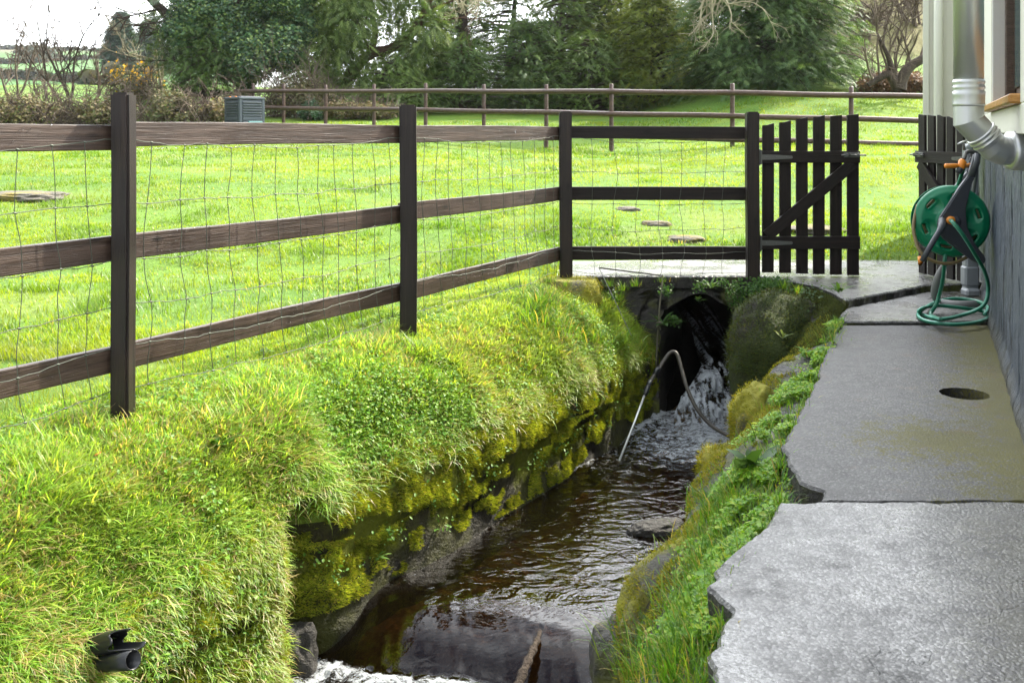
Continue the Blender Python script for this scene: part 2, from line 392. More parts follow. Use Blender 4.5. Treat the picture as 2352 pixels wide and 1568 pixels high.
def m_water():
    t = NT('peaty_stream_water'); v = t.coord('World')
    foam = t('Attribute', attribute_name='col').outputs['Color']
    fo, st, _ = (t('SeparateColor', {0: foam}).outputs[i] for i in range(3))
    rot = t('Mapping', {'Vector': v, 'Rotation': (0, 0, math.radians(-60)), 'Scale': (.75, 1.25, 1)}).outputs[0]
    n1 = t.noise(rot, 6.5, 2, .5, 1.8); n2 = t.noise(rot, 17, 2, .5, 1.4); n3 = t.noise(rot, 40, 2, .5, .5)
    h = t.math('ADD', t.math('MULTIPLY', n1, .8), t.math('ADD', t.math('MULTIPLY', n2, .32), t.math('MULTIPLY', n3, .06)))
    h = t.math('MULTIPLY', h, st)
    nb = t.bump(h, 1.0, .0125)
    fr = t('Fresnel', {'IOR': 1.45, 'Normal': nb}).outputs[0]
    body = t('BsdfTransparent', {'Color': (.55, .37, .17, 1)})
    tint = t('BsdfDiffuse', {'Color': (.010, .007, .004, 1)})
    low = t('MixShader', {0: .2, 1: body.outputs[0], 2: tint.outputs[0]})
    gl = t('BsdfGlossy', {'Color': (1, 1, 1, 1), 'Roughness': .03, 'Normal': nb})
    w = t('MixShader', {0: fr, 1: low.outputs[0], 2: gl.outputs[0]})
    bub = t.noise(v, 110, 4, .7); bub2 = t.noise(rot, 28, 5, .65, .7)
    fm = t.math('ADD', t.math('MULTIPLY', t.math('SUBTRACT', bub, .5), .9), t.math('ADD', fo, t.math('MULTIPLY', t.math('SUBTRACT', bub2, .5), 1.7)))
    fm = t.ramp(fm, [(.46, 0), (.86, .9)])
    fb = t.bump(t.math('ADD', bub, bub2), .8, .02)
    foamsh = t.pbsdf(col=(.64, .68, .72), rough=.2, spec=.6, nrm=fb)
    return t.done(t('MixShader', {0: fm, 1: w.outputs[0], 2: foamsh.outputs[0]}))
M['water'] = m_water()
# ================================================================== land, stream, path, bridge
P1 = np.array([-1.444, 3.707]); D = np.array([.491, .871]); N = np.array([.871, -.491])
def sd(X, Y):
    dx, dy = X - P1[0], Y - P1[1]
    return dx * D[0] + dy * D[1], dx * N[0] + dy * N[1]
def zlawn(X, Y):
    X = np.asarray(X, float); Y = np.asarray(Y, float)
    e = np.maximum(Y - 7.5, 0)
    z = -.05 + .60 * (1 - np.exp(-e / 3.8)) + .016 * e
    z = z + .07 * np.maximum(Y - 17, 0) * sstep(17, 20, Y) * (1 - sstep(32, 60, Y)) + sstep(32, 60, Y) * .07 * 20
    z = z + .10 * np.maximum(Y - 15.5, 0) * sstep(2.5, 6.5, X) * (Y < 40) + (Y >= 40) * .10 * 24.5 * sstep(2.5, 6.5, X)
    z = z + .17 * sstep(9.6, 12.2, Y) * sstep(2.0, 4.2, X) * (1 - sstep(14, 20, Y))
    r = X / np.maximum(Y, 1)
    yy = np.maximum(Y - 30, 0); yl = np.minimum(yy, 300)
    zl = .012 * yl + .00019 * yl ** 2 - .02 * np.maximum(Y - 330, 0)
    zr = .36 * np.minimum(yy, 60) + .01 * np.maximum(yy - 60, 0)
    zc = .0 * yy
    wl = 1 - sstep(-.34, -.20, r); wr = sstep(.21, .31, r)
    z = z + wl * zl + wr * zr + (1 - wl - wr) * zc
    z = z + .05 * (fbm(X * .5, Y * .5, 0, 5) - .5) * sstep(4, 9, Y) + .03 * (fbm(X * 2.5, Y * 2.5, 0, 9, 3) - .5)
    z = z + sstep(30, 60, Y) * (fbm(X * .06, Y * .06, 0, 31, 4) - .5) * np.minimum(.02 * Y, 3) * (1 + 2 * wr)
    return z
# ---- ground sheet (fan shaped, reaches the horizon)
def build_ground():
    ny, nx = 340, 300
    Yv = 1.6 + (np.exp(np.linspace(0, 1, ny) * 5.9) - 1) / (math.exp(5.9) - 1) * 700
    av = np.linspace(-1.05, .95, nx)
    Y, A = np.meshgrid(Yv, av, indexing='ij')
    X = A * (Y + 5)
    Z = zlawn(X, Y)
    s, d = sd(X, Y)
    low = ((Y < 7.0) & (d > -.2)) | ((Y >= 7.0) & (Y < 7.54) & (X > .36)) | ((Y < 7.0) & (X > .6))
    Z = np.where(low, -1.75, Z)
    r = X / np.maximum(Y, 1)
    k = fbm(X * .35, Y * .35, 0, 3); k2 = fbm(X * 1.7, Y * 1.7, 0, 4)
    g1, g2, g3 = np.array([.07, .15, .016]), np.array([.12, .21, .024]), np.array([.16, .21, .03])
    f = np.clip((k - .3) / .4, 0, 1)[..., None]
    C = g1 * (1 - f) + g2 * f
    f2 = (np.clip((k2 - .52) / .2, 0, 1) * .6)[..., None]; C = C * (1 - f2) + g3 * f2
    # far fields on the left hill, in blocks divided by the hedges
    far = sstep(38, 60, Y)[..., None]
    fld = vn(X * .018 + 3, Y * .022, 0, 77)[..., None]
    cf = np.array([.045, .135, .026]) * (1 - fld) + np.array([.075, .155, .04]) * fld
    rough_top = (sstep(290, 330, Y) * (1 - sstep(.1, .25, r)))[..., None]
    cf = cf * (1 - rough_top) + np.array([.12, .11, .07]) * rough_top
    C = C * (1 - far) + cf * far
    wr = (sstep(.2, .3, r) * sstep(26, 31, Y))[..., None]
    br = np.clip((fbm(X * .12, Y * .12, 0, 41) - .42) / .2, 0, 1)[..., None]
    ch = np.array([.15, .14, .06]) * (1 - br) + np.array([.15, .105, .075]) * br
    hi = sstep(27.5, 30.5, Y)[..., None]; ch = np.array([.12, .17, .045]) * (1 - hi) + ch * hi
    C = C * (1 - wr) + ch * wr
    t = NT('ground_turf'); v = t.coord('World')
    c = t('Attribute', attribute_name='col').outputs['Color']
    n = t.noise(v, 9, 6, .65); n2 = t.noise(v, 55, 4, .65)
    c = t.mix(1.0, c, t.ramp(t.math('MULTIPLY_ADD', n, .5, t.math('MULTIPLY', n2, .5)), [(.32, (.55, .5, .5)), (.5, (.95, .95, .9)), (.68, (1.35, 1.3, 1.2))]), 'MULTIPLY')
    m = t.done(t.pbsdf(col=c, rough=.85, spec=.2, nrm=t.bump(t.math('ADD', n, n2), .7, .03)))
    Fg = grid_faces(ny, nx)[:, ::-1]; lw = low.ravel()[Fg].sum(1); Fg = Fg[(lw == 0) | (lw == 4)]
    tag(mesh('ground', np.stack([X, Y, Z], -1).reshape(-1, 3), Fg, m, C.reshape(-1, 3), True), kind='structure')
build_ground()
# ---- left bank: a sheet swept along the fence, lawn > slope > mossy wall > under water
BD = np.array([[-.40, .0], [-.2, .0], [-.05, -.004], [.08, -.03], [.2, -.085], [.31, -.165], [.41, -.27], [.475, -.36], [.53, -.435], [.56, -.49], [.57, -.58], [.56, -.70], [.565, -.83], [.58, -.95], [.62, -1.45]])
BT = np.concatenate([[0], np.cumsum(np.linalg.norm(np.diff(BD, axis=0), axis=1))]); BT /= BT[-1]
S0 = -3.0
def bank_pt(q, t):
    """q 0..1 along the bank, t 0..1 down the profile"""
    d = np.interp(t, BT, BD[:, 0]); z = np.interp(t, BT, BD[:, 1])
    smax = 3.76 + .564 * np.maximum(d, -.1) + .07
    s = S0 + q * (smax - S0)
    lo = 1 - sstep(.1, .55, s)          # below the weir the bank reaches further out and down
    rec = np.exp(-((s - .62) / .16) ** 2) * sstep(-.5, -.62, z) * 0
    k = sstep(-.02, .3, d)
    d = d + k * (.025 * (vn(s * 1.3, 0, 0, 60) - .5) + .03 * lo)
    dw = np.interp(s, [.3, .9, 1.26, 1.95, 2.97, 3.9], [.53, .46, .50, .57, .61, .55]) - .61
    d = d + dw * sstep(.2, .5, d)
    d = d - .15 * np.exp(-((s - .50) / .13) ** 2) * sstep(.50, .57, np.interp(t, BT, BD[:, 0])) 
    X0 = P1[0] + D[0] * s + N[0] * d; Y0 = P1[1] + D[1] * s + N[1] * d
    base = zlawn(P1[0] + D[0] * s + N[0] * np.minimum(d, 0), P1[1] + D[1] * s + N[1] * np.minimum(d, 0))
    z = z * (1 + .10 * lo) + base + .012
    lump = k * (fbm(X0 * 3.2, Y0 * 3.2, z * 3.2, 21, 4) - .5)
    wall = sstep(.55, .62, t)
    blk = fbm(s * 2.1, z * 5, 0, 33, 3) - .5
    z = z + .075 * lump * (1 - wall)
    d2 = .05 * lump + wall * .10 * blk
    X = X0 + N[0] * d2; Y = Y0 + N[1] * d2
    return X, Y, z, s, d
def build_bank():
    nq, nt = 420, 110
    q, t = np.meshgrid(np.linspace(0, 1, nq), np.linspace(0, 1, nt), indexing='ij')
    X, Y, Z, s, d = bank_pt(q, t)
    V = np.stack([X, Y, Z], -1).reshape(-1, 3)
    jc = int(np.searchsorted(np.linspace(0, 1, nt), .56))
    Fc = grid_faces(nq, nt)
    Fc = Fc[:, ::-1]
    o = mesh('stream_bank', V, Fc, M['bank'], smooth=True)
    o.data.materials.append(M['mosswall'])
    mi = (np.arange(len(Fc)) % (nt - 1) >= jc).astype(np.int32)
    o.data.polygons.foreach_set('material_index', mi)
    tag(o, kind='structure')
build_bank()
# ---- right bank, from the broken edge of the path down to the water
RE = np.array([[1.0, .34], [1.5, .36], [1.94, .40], [2.3, .476], [2.55, .572], [2.89, .776], [3.41, .924], [4.17, 1.264], [5.52, 1.81], [5.95, 1.99], [6.25, 2.02], [6.54, 2.0], [6.75, 1.88], [6.97, 1.72], [7.2, 1.7]])
RW = np.array([[1.0, .05], [1.9, .10], [2.4, .24], [2.94, .40], [3.32, .46], [3.6, .53], [4.3, .86], [4.79, 1.07], [5.05, 1.27], [5.35, 1.46], [5.62, 1.60], [5.85, 1.57], [6.1, 1.54], [6.5, 1.54], [7.2, 1.62]])
RT = np.array([0, .12, .3, .5, .7, .88, 1.0, 1.15]); 
RZ_NEAR = np.array([-.15, -.15, -.20, -.32, -.46, -.76, -1.0, -1.5])
RZ_FAR = np.array([-.10, -.03, -.05, -.18, -.40, -.74, -1.0, -1.5])
RF_FAR = np.array([-.06, .03, .22, .55, .82, .97, 1.02, 1.2])
RF_NEAR = np.array([-.12, .02, .34, .70, .96, 1.0, .97, .92])
def rbank_pt(Y, t):
    e = np.interp(Y, RE[:, 0], RE[:, 1]); w = np.interp(Y, RW[:, 0], RW[:, 1])
    k = sstep(5.62, 5.9, Y); kn = 1 - .5 * sstep(4.75, 5.1, Y) * sstep(.9, .6, t)
    z = np.interp(t, RT, RZ_NEAR) * kn * (1 - k) + np.interp(t, RT, RZ_FAR) * k
    f = np.interp(t, RT, RF_NEAR) * (1 - k) + np.interp(t, RT, RF_FAR) * k
    lo = 1 - sstep(3.6, 4.0, Y)
    z = z * (1 + .12 * lo * t)
    X = e + (w - e) * f
    l = fbm(X * 2.6, Y * 2.6, z * 2.6, 51, 4) - .5
    l2 = vn(Y * 1.9 + 2, z * 2.5, 0, 52) - .5
    m = sstep(.1, .3, t)
    return X - m * (.13 * l + .09 * l2), Y, z + m * .10 * l
def build_rbank():
    ny, nt = 360, 80
    Y, t = np.meshgrid(np.linspace(1.2, 7.02, ny), np.linspace(0, 1.15, nt), indexing='ij')
    X, Y, Z = rbank_pt(Y, t)
    o = mesh('stream_bank', np.stack([X, Y, Z], -1).reshape(-1, 3), grid_faces(ny, nt), M['rock'], smooth=True)
    tag(o, kind='structure')
build_rbank()
# ---- stream bed and water
def xl(Y): return -3.07 + .59 * Y
def stream_grid(r, a, wl=-.10, wr=.30):
    w = 1 - sstep(4.3, 5.2, r)
    def both(Y):
        pool = 1 - sstep(3.75, 3.95, r)
        return xl(Y) + wl - .15 * pool, np.interp(Y, RW[:, 0], RW[:, 1]) + wr
    L, R = both(r); X = L + (R - L) * a
    Y = r - .26 * X * w
    L, R = both(Y); X = L + (R - L) * a
    return X, Y
def build_stream():
    acc = Acc()
    r1 = np.concatenate([np.arange(3.0, 3.7, .02), np.arange(3.7, 4.25, .009), np.arange(4.25, 7.06, .0125)])
    r, a = np.meshgrid(r1, np.linspace(0, 1, 110), indexing='ij')
    X, Y = stream_grid(r, a)
    e = r - 4.0 - .03 * (vn(X * 4, 3, 0, 5) - .5)
    drop = .70 * np.maximum(.28 - e, 0) ** 2
    Z = -.97 - np.minimum(drop, .16)
    foot = sstep(-.165, -.235, e)                       # the foaming pool below the weir
    head = sstep(5.45, 6.3, Y)                        # the churned pool below the culvert
    xc = X - 1.33
    lip = sstep(.30, .06, e) * (1 - foot)
    n1 = fbm(X * 9, Y * 7, 0, 71, 3) - .5; n2 = fbm(X * 24, Y * 22, 0, 72, 3) - .5
    amp = .007 * (1 - lip * .97) + .05 * foot + .045 * head
    Z = Z + n1 * amp + n2 * (.004 * (1 - lip) + .035 * foot + .022 * head)
    Z = Z + (.004 * np.sin(X * 13 + 2 * np.sin(Y * 3)) + .005 * (fbm(X * 16 + .5 * r, r * 2.0, 0, 73, 2) - .5)) * lip
    foam = np.clip(.50 * foot + .62 * head * np.exp(-(xc / .7) ** 2) + .12 * sstep(5.2, 6.0, Y), 0, 1) + .18 * n1 * (foot + head)
    foam = foam + .25 * foot * np.exp(-((e + .23) / .06) ** 2)
    edge = np.exp(-((X - xl(Y)) / .025) ** 2) * .32
    foam = foam + edge * (1 - lip * .5)
    rip = np.clip(1 - .86 * lip, .14, 1.2)
    acc.add(np.stack([X, Y, Z], -1), grid_faces(*X.shape)[:, ::-1], np.stack([foam, rip, 0 * foam], -1).reshape(-1, 3))
    # the fall that tumbles out of the culvert
    p = np.linspace(0, 1, 110); b = np.linspace(-1, 1, 60)
    p, b = np.meshgrid(p, b, indexing='ij')
    yy = np.interp(p, [0, .25, .5, .75, 1], [6.70, 6.80, 6.95, 7.25, 9.2])
    zz = np.interp(p, [0, .25, .5, .75, 1], [-1.03, -.86, -.72, -.64, -.52])
    wd = np.interp(p, [0, .3, .6, 1], [.225, .195, .16, .15]); cx = np.interp(p, [0, .4, 1], [1.285, 1.33, 1.68])
    X = cx + wd * b + .03 * (vn(p * 8, 2, 0, 3) - .5)
    n = fbm(X * 18, p * 9, 0, 81, 4) - .5
    X = X + .02 * n; Z = zz + .10 * n - .06 * b * b; Y = yy - .12 * n
    foam = .72 - .30 * sstep(.5, .9, p) + .9 * n + 1.3 * (fbm(X * 60, p * 16, 0, 83, 3) - .5)
    acc.add(np.stack([X, Y, Z], -1), grid_faces(*X.shape)[:, ::-1], np.stack([foam, 1 + 0 * foam, 0 * foam], -1).reshape(-1, 3))
    o = acc.build('stream', M['water'], smooth=True)
    tag(o, kind='structure')
    r, a = np.meshgrid(np.arange(2.6, 9.2, .03), np.linspace(0, 1, 50), indexing='ij')
    X, Y = stream_grid(r, a, -.2, .25)
    Z = -1.12 - .20 * (1 - sstep(3.85, 4.05, r)) + .10 * (fbm(X * 5, Y * 5, 0, 91) - .5)
    tag(mesh('stream_bed', np.stack([X, Y, Z], -1).reshape(-1, 3), grid_faces(*X.shape)[:, ::-1], M['bed'], smooth=True), kind='structure')
build_stream()
# ---- slabs with broken edges
def ragged(P, step=.016, amp=.008, seed=0, keep=()):
    out = []
    n = len(P)
    for i in range(n):
        a, b = np.array(P[i], float), np.array(P[(i + 1) % n], float)
        k = max(1, int(np.linalg.norm(b - a) / step))
        e = b - a; nn = np.array([e[1], -e[0]]) / (np.linalg.norm(e) + 1e-9)
        am = 0 if i in keep else amp
        for j in range(k):
            p = a + e * j / k
            w = (abs(fbm(p[0] * 13, p[1] * 13, seed, 3, 4) - .5) * 2.2 - .3) * 2 * am + (vn(p[0] * 45, p[1] * 45, seed, 8) - .5) * .9 * am
            out.append(p + nn * float(w) * (0 if j == 0 and i in keep else 1))
    return np.array(out)
def slab(name, P, z0, th, mat, hole=None, seed=0, keep=(), parent=None, slope=None, amp=.008):
    O = ragged(P, amp=amp, seed=seed, keep=keep); n = len(O)
    area = .5 * np.sum(O[:, 0] * np.roll(O[:, 1], -1) - np.roll(O[:, 0], -1) * O[:, 1])
    if area < 0: O = O[::-1]
    T = np.roll(O, -1, 0) - np.roll(O, 1, 0); T /= np.linalg.norm(T, axis=1)[:, None] + 1e-9
    IN = O + np.stack([-T[:, 1], T[:, 0]], -1) * .008
    zf = (lambda q: z0 + (slope[0] * (q[:, 1] - slope[1]) if slope else 0) * np.ones(len(q)))
    bm = bmesh.new()
    rings = []
    for Q, dz in ((IN, 0), (O, -.009), (O + np.stack([-T[:, 1], T[:, 0]], -1) * .012, -th)):
        zz = zf(Q) + dz
        rings.append([bm.verts.new((*q, z)) for q, z in zip(Q, zz)])
    for a, b in ((0, 1), (1, 2)):
        for i in range(n):
            j = (i + 1) % n
            f = bm.faces.new((rings[a][i], rings[b][i], rings[b][j], rings[a][j])); f.material_index = a
    top = list(rings[0])
    if hole:
        hx, hy, hr = hole
        m = 40
        hp = np.array([(hx + hr * math.cos(-k / m * 2 * PI) * (1 + .03 * math.sin(k * 1.7)), hy + hr * math.sin(-k / m * 2 * PI)) for k in range(m)])
        ht = [bm.verts.new((*q, z)) for q, z in zip(hp, zf(hp))]
        hb = [bm.verts.new((*q, z - .3)) for q, z in zip(hp, zf(hp))]
        for k in range(m):
            bm.faces.new((ht[k], ht[(k + 1) % m], hb[(k + 1) % m], hb[k])[::-1])
        es = [bm.edges.get((top[i], top[(i + 1) % n])) for i in range(n)] + [bm.edges.get((ht[k], ht[(k + 1) % m])) for k in range(m)]
        bmesh.ops.triangle_fill(bm, use_beauty=True, edges=es, normal=(0, 0, 1))
    else:
        bm.faces.new(top)
    bmesh.ops.recalc_face_normals(bm, faces=bm.faces)
    o = bmobj(name, bm, mat, parent); o.data.materials.append(M['rock']); return o
def wallx(Y): return .333 + .42 * Y
ZP = -.06
def edgepts(y0, y1):
    ys = [y for y in RE[:, 0] if y0 < y < y1]
    return [(float(np.interp(y, RE[:, 0], RE[:, 1])), y) for y in [y0] + ys + [y1]]
near = [(.36, 1.2), (.40, 1.94), (.405, 2.05), (.44, 2.12), (.50, 2.24), (.475, 2.29), (.465, 2.36), (.50, 2.44), (.572, 2.55), (.66, 2.66), (.73, 2.78), (.775, 2.885)]
tag(slab('path_slab', near + [(wallx(2.885) + .05, 2.885), (wallx(1.2) + .05, 1.2)], ZP, .16, M['conc_near'], seed=1, amp=.010), kind='structure')
mid = [(.90, 2.897), (.925, 2.98), (.885, 3.06), (.90, 3.22), (.925, 3.41), (1.05, 3.68), (1.16, 3.95), (1.264, 4.17), (1.42, 4.58), (1.60, 5.0), (1.81, 5.515)]
tag(slab('path_slab', mid + [(wallx(5.515) + .05, 5.515), (wallx(2.897) + .05, 2.897)], ZP - .002, .13, M['conc_mid'], hole=(1.853, 4.08, .095), seed=2, amp=.010), kind='structure')
far_ = [(1.812, 5.525), (1.90, 5.75), (1.99, 5.93), (2.71, 6.52), (wallx(6.62) + .05, 6.62), (wallx(5.525) + .05, 5.525)]
tag(slab('path_slab', far_, ZP + .018, .13, M['conc_far'], seed=3), kind='structure')
V, Q = tube_arr([(1.853, 4.08, ZP - .02), (1.853, 4.08, ZP - .5)], .099, 24)
tag(mesh('ground_drain_shaft', V, [Q[:, ::-1], (np.arange(24) + 24)[None, :]], M['earth']), kind='structure')
# ---- culvert bridge
br = thing('stone_bridge', 'low stone culvert bridge with a wet concrete deck and dark arch over the stream', 'bridge', (1.2, 7.3, 0))
dk = [(.40, 6.955), (.80, 6.965), (1.3, 6.955), (1.72, 6.96), (1.88, 6.75), (1.99, 6.54), (2.02, 6.25), (2.0, 5.96), (2.35, 6.25), (2.72, 6.545), (3.1, 6.64), (3.5, 6.70), (3.6, 7.84), (.36, 7.84)]
slab('deck', dk, 0.0, .085, M['deck'], seed=4, parent=br, amp=.012)
def arch_wall():
    n = 90
    cx, hw, zt, zs = 1.32, .295, -.14, -.43
    ip = []
    for k in range(n + 1):
        f = k / n
        if f < .25: ip.append((cx - hw, -1.35 + (zs + 1.35) * f / .25))
        elif f > .75: ip.append((cx + hw, zs + (-1.35 - zs) * (f - .75) / .25))
        else:
            a = PI - (f - .25) / .5 * PI; ip.append((cx + hw * math.cos(a), zs + (zt - zs) * math.sin(a)))
    ip = np.array(ip)
    ip = ip + (np.stack([vn(ip[:, 0] * 9, ip[:, 1] * 9, 0, 4), vn(ip[:, 0] * 9, ip[:, 1] * 9, 5, 4)], -1) - .5) * .05
    op = []
    for k in range(n + 1):
        f = k / n
        if f < .3: op.append((.30, -1.35 + 1.30 * f / .3))
        elif f > .7: op.append((2.15, -.05 - 1.30 * (f - .7) / .3))
        else: op.append((.30 + 1.85 * (f - .3) / .4, -.05))
    op = np.array(op)
    m = 50
    w = np.linspace(0, 1, m)[None, :, None]
    P = ip[:, None] * (1 - w) + op[:, None] * w
    x, z = P[..., 0], P[..., 1]
    st = np.abs(fbm(x * 5, z * 6, 0, 61, 4) - .5)
    Yf = 7.0 - .13 * (fbm(x * 3, z * 4, 0, 62, 4) - .5) + .06 * (st < .02) - .05 * (1 - w[..., 0]) * 0
    V = np.stack([x, Yf, z], -1).reshape(-1, 3)
    mesh('arch_wall', V, grid_faces(n + 1, m)[:, ::-1], M['rock'], smooth=True, parent=br)
    L = 14
    yy = np.linspace(0, 1, L)[None, :] * 3.2
    sh = yy * .22
    V = np.stack([ip[:, 0][:, None] + sh + .02 * np.sin(yy * 5), Yf[:, :1] + yy, ip[:, 1][:, None] + 0 * yy - .03 * (yy > .1)], -1)
    V = V + (fbm(V[..., 1] * 6, V[..., 2] * 6, V[..., 0], 6)[..., None] - .5) * .05 * (yy > .05)[..., None]
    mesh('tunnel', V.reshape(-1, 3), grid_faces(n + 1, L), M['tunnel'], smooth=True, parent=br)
    mesh('tunnel_end', [(1.0, 9.9, -1.5), (3.2, 9.9, -1.5), (3.2, 9.9, 0.05), (1.0, 9.9, 0.05)], np.array([[0, 1, 2, 3]]), M['earth'], parent=br)  # near-black sheet painted as the unlit depth of the culvert
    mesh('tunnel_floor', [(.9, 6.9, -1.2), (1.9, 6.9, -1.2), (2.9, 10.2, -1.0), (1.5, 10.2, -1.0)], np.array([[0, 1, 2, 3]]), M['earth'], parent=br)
arch_wall()

# ---- where a sight line of the photo meets the land (used to stand small things on it)
def ground_at(u, v, y0=7.9, y1=28):
    Ys = np.linspace(y0, y1, 2400); X = (u - CX) * Ys / F
    vv = HY + (H - zlawn(X, Ys)) * F / Ys
    j = int(np.argmax(vv < v)); return Vector((X[j], Ys[j], float(zlawn(X[j:j + 1], Ys[j:j + 1])[0])))
_q, _t = np.meshgrid(np.linspace(.15, 1, 900), np.linspace(0, .8, 260), indexing='ij')
_b = bank_pt(_q, _t); _BX = np.stack([_b[0].ravel(), _b[1].ravel(), _b[2].ravel()], -1)
_y, _t = np.meshgrid(np.linspace(1.6, 7.0, 700), np.linspace(0, 1.0, 200), indexing='ij')
_b = rbank_pt(_y, _t); _RX = np.stack([_b[0].ravel(), _b[1].ravel(), _b[2].ravel()], -1)
def bank_hit(u, v, A=None):
    A = _BX if A is None else A
    pu = CX + A[:, 0] * F / A[:, 1]; pv = HY + (H - A[:, 2]) * F / A[:, 1]
    r = np.hypot(pu - u, pv - v); m = r < max(9, r.min() * 1.5)
    k = np.where(m)[0]; k = k[np.argmin(A[k, 1])]
    return Vector(A[k])
def rbank_hit(u, v): return bank_hit(u, v, _RX)
# ================================================================== near fence
fence = thing('wooden_fence', 'dark brown three-rail wooden fence with wire mesh beside the stream', 'fence', (-.548, 5.265, -.1))
POSTS = [((-2.34, 2.149), -.20, 1.155, .078, .085, -.05), ((-1.447, 3.707), -.42, 1.156, .070, .075, -.06), ((-.548, 5.265), -.42, 1.151, .088, .080, .06), ((.373, 6.93), -.02, 1.148, .086, .085, .03), ((1.673, 6.93), -.55, 1.145, .085, .085, .0)]
def post(p, z0, z1, sx, sy, rz, parent):
    bm = bmesh.new()
    r = bmesh.ops.create_cube(bm, size=1); bmesh.ops.scale(bm, vec=(sx, sy, z1 - z0), verts=r['verts'])
    es = [e for e in bm.edges if abs(e.verts[0].co.z - e.verts[1].co.z) > .1]
    bmesh.ops.subdivide_edges(bm, edges=es, cuts=8, use_grid_fill=True)
    es = [e for e in bm.edges if len(e.link_faces) == 2 and e.calc_face_angle(0) > .5]
    bmesh.ops.bevel(bm, geom=es, offset=.009, segments=2, affect='EDGES')
    for v in bm.verts:
        v.co.x += .0025 * math.sin(v.co.z * 4 + p[0] * 9); v.co.y += .0025 * math.sin(v.co.z * 3 + p[1] * 9)
    # wood grain follows local X, so the post stands along it
    bm.transform(Matrix.Rotation(PI / 2, 4, 'Y'))
    mw = Matrix.Translation((p[0], p[1], (z0 + z1) / 2)) @ Matrix.Rotation(rz, 4, 'Z') @ Matrix.Rotation(-PI / 2, 4, 'Y')
    return bmobj('post', bm, M['post'], parent, mw=mw)
for a in POSTS: post(*a, fence)
RB = .075   # rails are nailed to the far side of the posts
Nf = Vector((-N[0], -N[1], 0))
def V3(p, z): return Vector((p[0], p[1], z))
for i in range(3):
    a, b = POSTS[i][0], POSTS[i + 1][0]
    for zt, wd in ((1.042, .094), (.627, .095), (.209, .096)):
        z = zt - wd / 2
        z += .006 * math.sin(i * 5 + zt * 9)
        pa, pb = V3(a, z) + Nf * .052, V3(b, z - .004) + Nf * .052
        e = (pb - pa).normalized() * (.045 if i < 2 else .02)
        beam('rail', pa + e * .05, pb - e * .05, wd, .028, M['rail'], fence, n=16, wob=.003, seed=i * 7 + zt * 5)
for zt, wd in ((1.045, .086), (.622, .094), (.205, .094)):
    beam('rail', (.405, 6.985, zt - wd / 2), (1.64, 6.985, zt - wd / 2 - .004), wd, .028, M['gate'], fence, n=12, wob=.002, seed=zt)
# ---- sheep wire, one panel per bay
ZW = [.978, .745, .53, .36, .205, .055]
def mesh_panel(a, b, off, nc, seed, zw, slack=1.0):
    rg = random.Random(seed); acc = Acc()
    A, B = Vector((*a, 0)), Vector((*b, 0))
    bow = Vector((N[0], N[1], 0)) if seed < 3 else Vector((0, -1, 0))
    A, B = A + off, B + off
    nv = nc + 1
    xs = [(i + (rg.uniform(-.10, .10) if 0 < i < nc else 0)) / nc for i in range(nv)]
    K = []
    for k, z in enumerate(zw):
        row = []
        for i, x in enumerate(xs):
            sag = -.035 * slack * math.sin(PI * x) * (1.0 if k == 0 else .55) + rg.uniform(-.008, .008)
            low = .12 * max(0, (.6 - z)) * math.sin(PI * min(1, x * 1.02)) * slack
            lean = .014 * math.sin(k * 1.9 + seed + i * .35) + rg.uniform(-.009, .009)
            p = A.lerp(B, x) + bow * (low * .9 + .004) + (B - A).normalized() * lean * (0 if i in (0, nc) else 1)
            row.append(Vector((p.x, p.y, z + sag)))
        K.append(row)
    r = .0016
    for row in K:
        P = smooth_path(row, 4)
        for j, p in enumerate(P):
            if j % 4 == 2: p.z += rg.uniform(-.006, .006)
        V, Q = tube_arr(P, r, 4); acc.add(V, Q)
    for i in range(1, nc):
        colp = []
        for k in range(len(zw)):
            colp.append(K[k][i])
            if k < len(zw) - 1:
                m = K[k][i].lerp(K[k + 1][i], .5) + (B - A).normalized() * rg.uniform(-.009, .009)
                colp.append(m)
        V, Q = tube_arr(smooth_path(colp, 3), r, 4); acc.add(V, Q)
        for k in range(len(zw)):                       # knots where the wires cross
            c = K[k][i]; d = (B - A).normalized()
            V, Q = tube_arr([c - d * .007 + Vector((0, 0, .002)), c + Vector((0, 0, .0)), c + d * .007 - Vector((0, 0, .002))], [.0022, .0042, .0022], 5); acc.add(V, Q)
    return acc.build('wire_mesh', M['wire'], fence)
o1 = Vector((N[0], N[1], 0)) * -.022
for i in range(3): mesh_panel(POSTS[i][0], POSTS[i + 1][0], o1, 13, i, ZW)
mesh_panel((.40, 6.94), (1.64, 6.94), Vector((0, .022, 0)), 8, 5, [.965, .73, .515, .335, .175, .03])
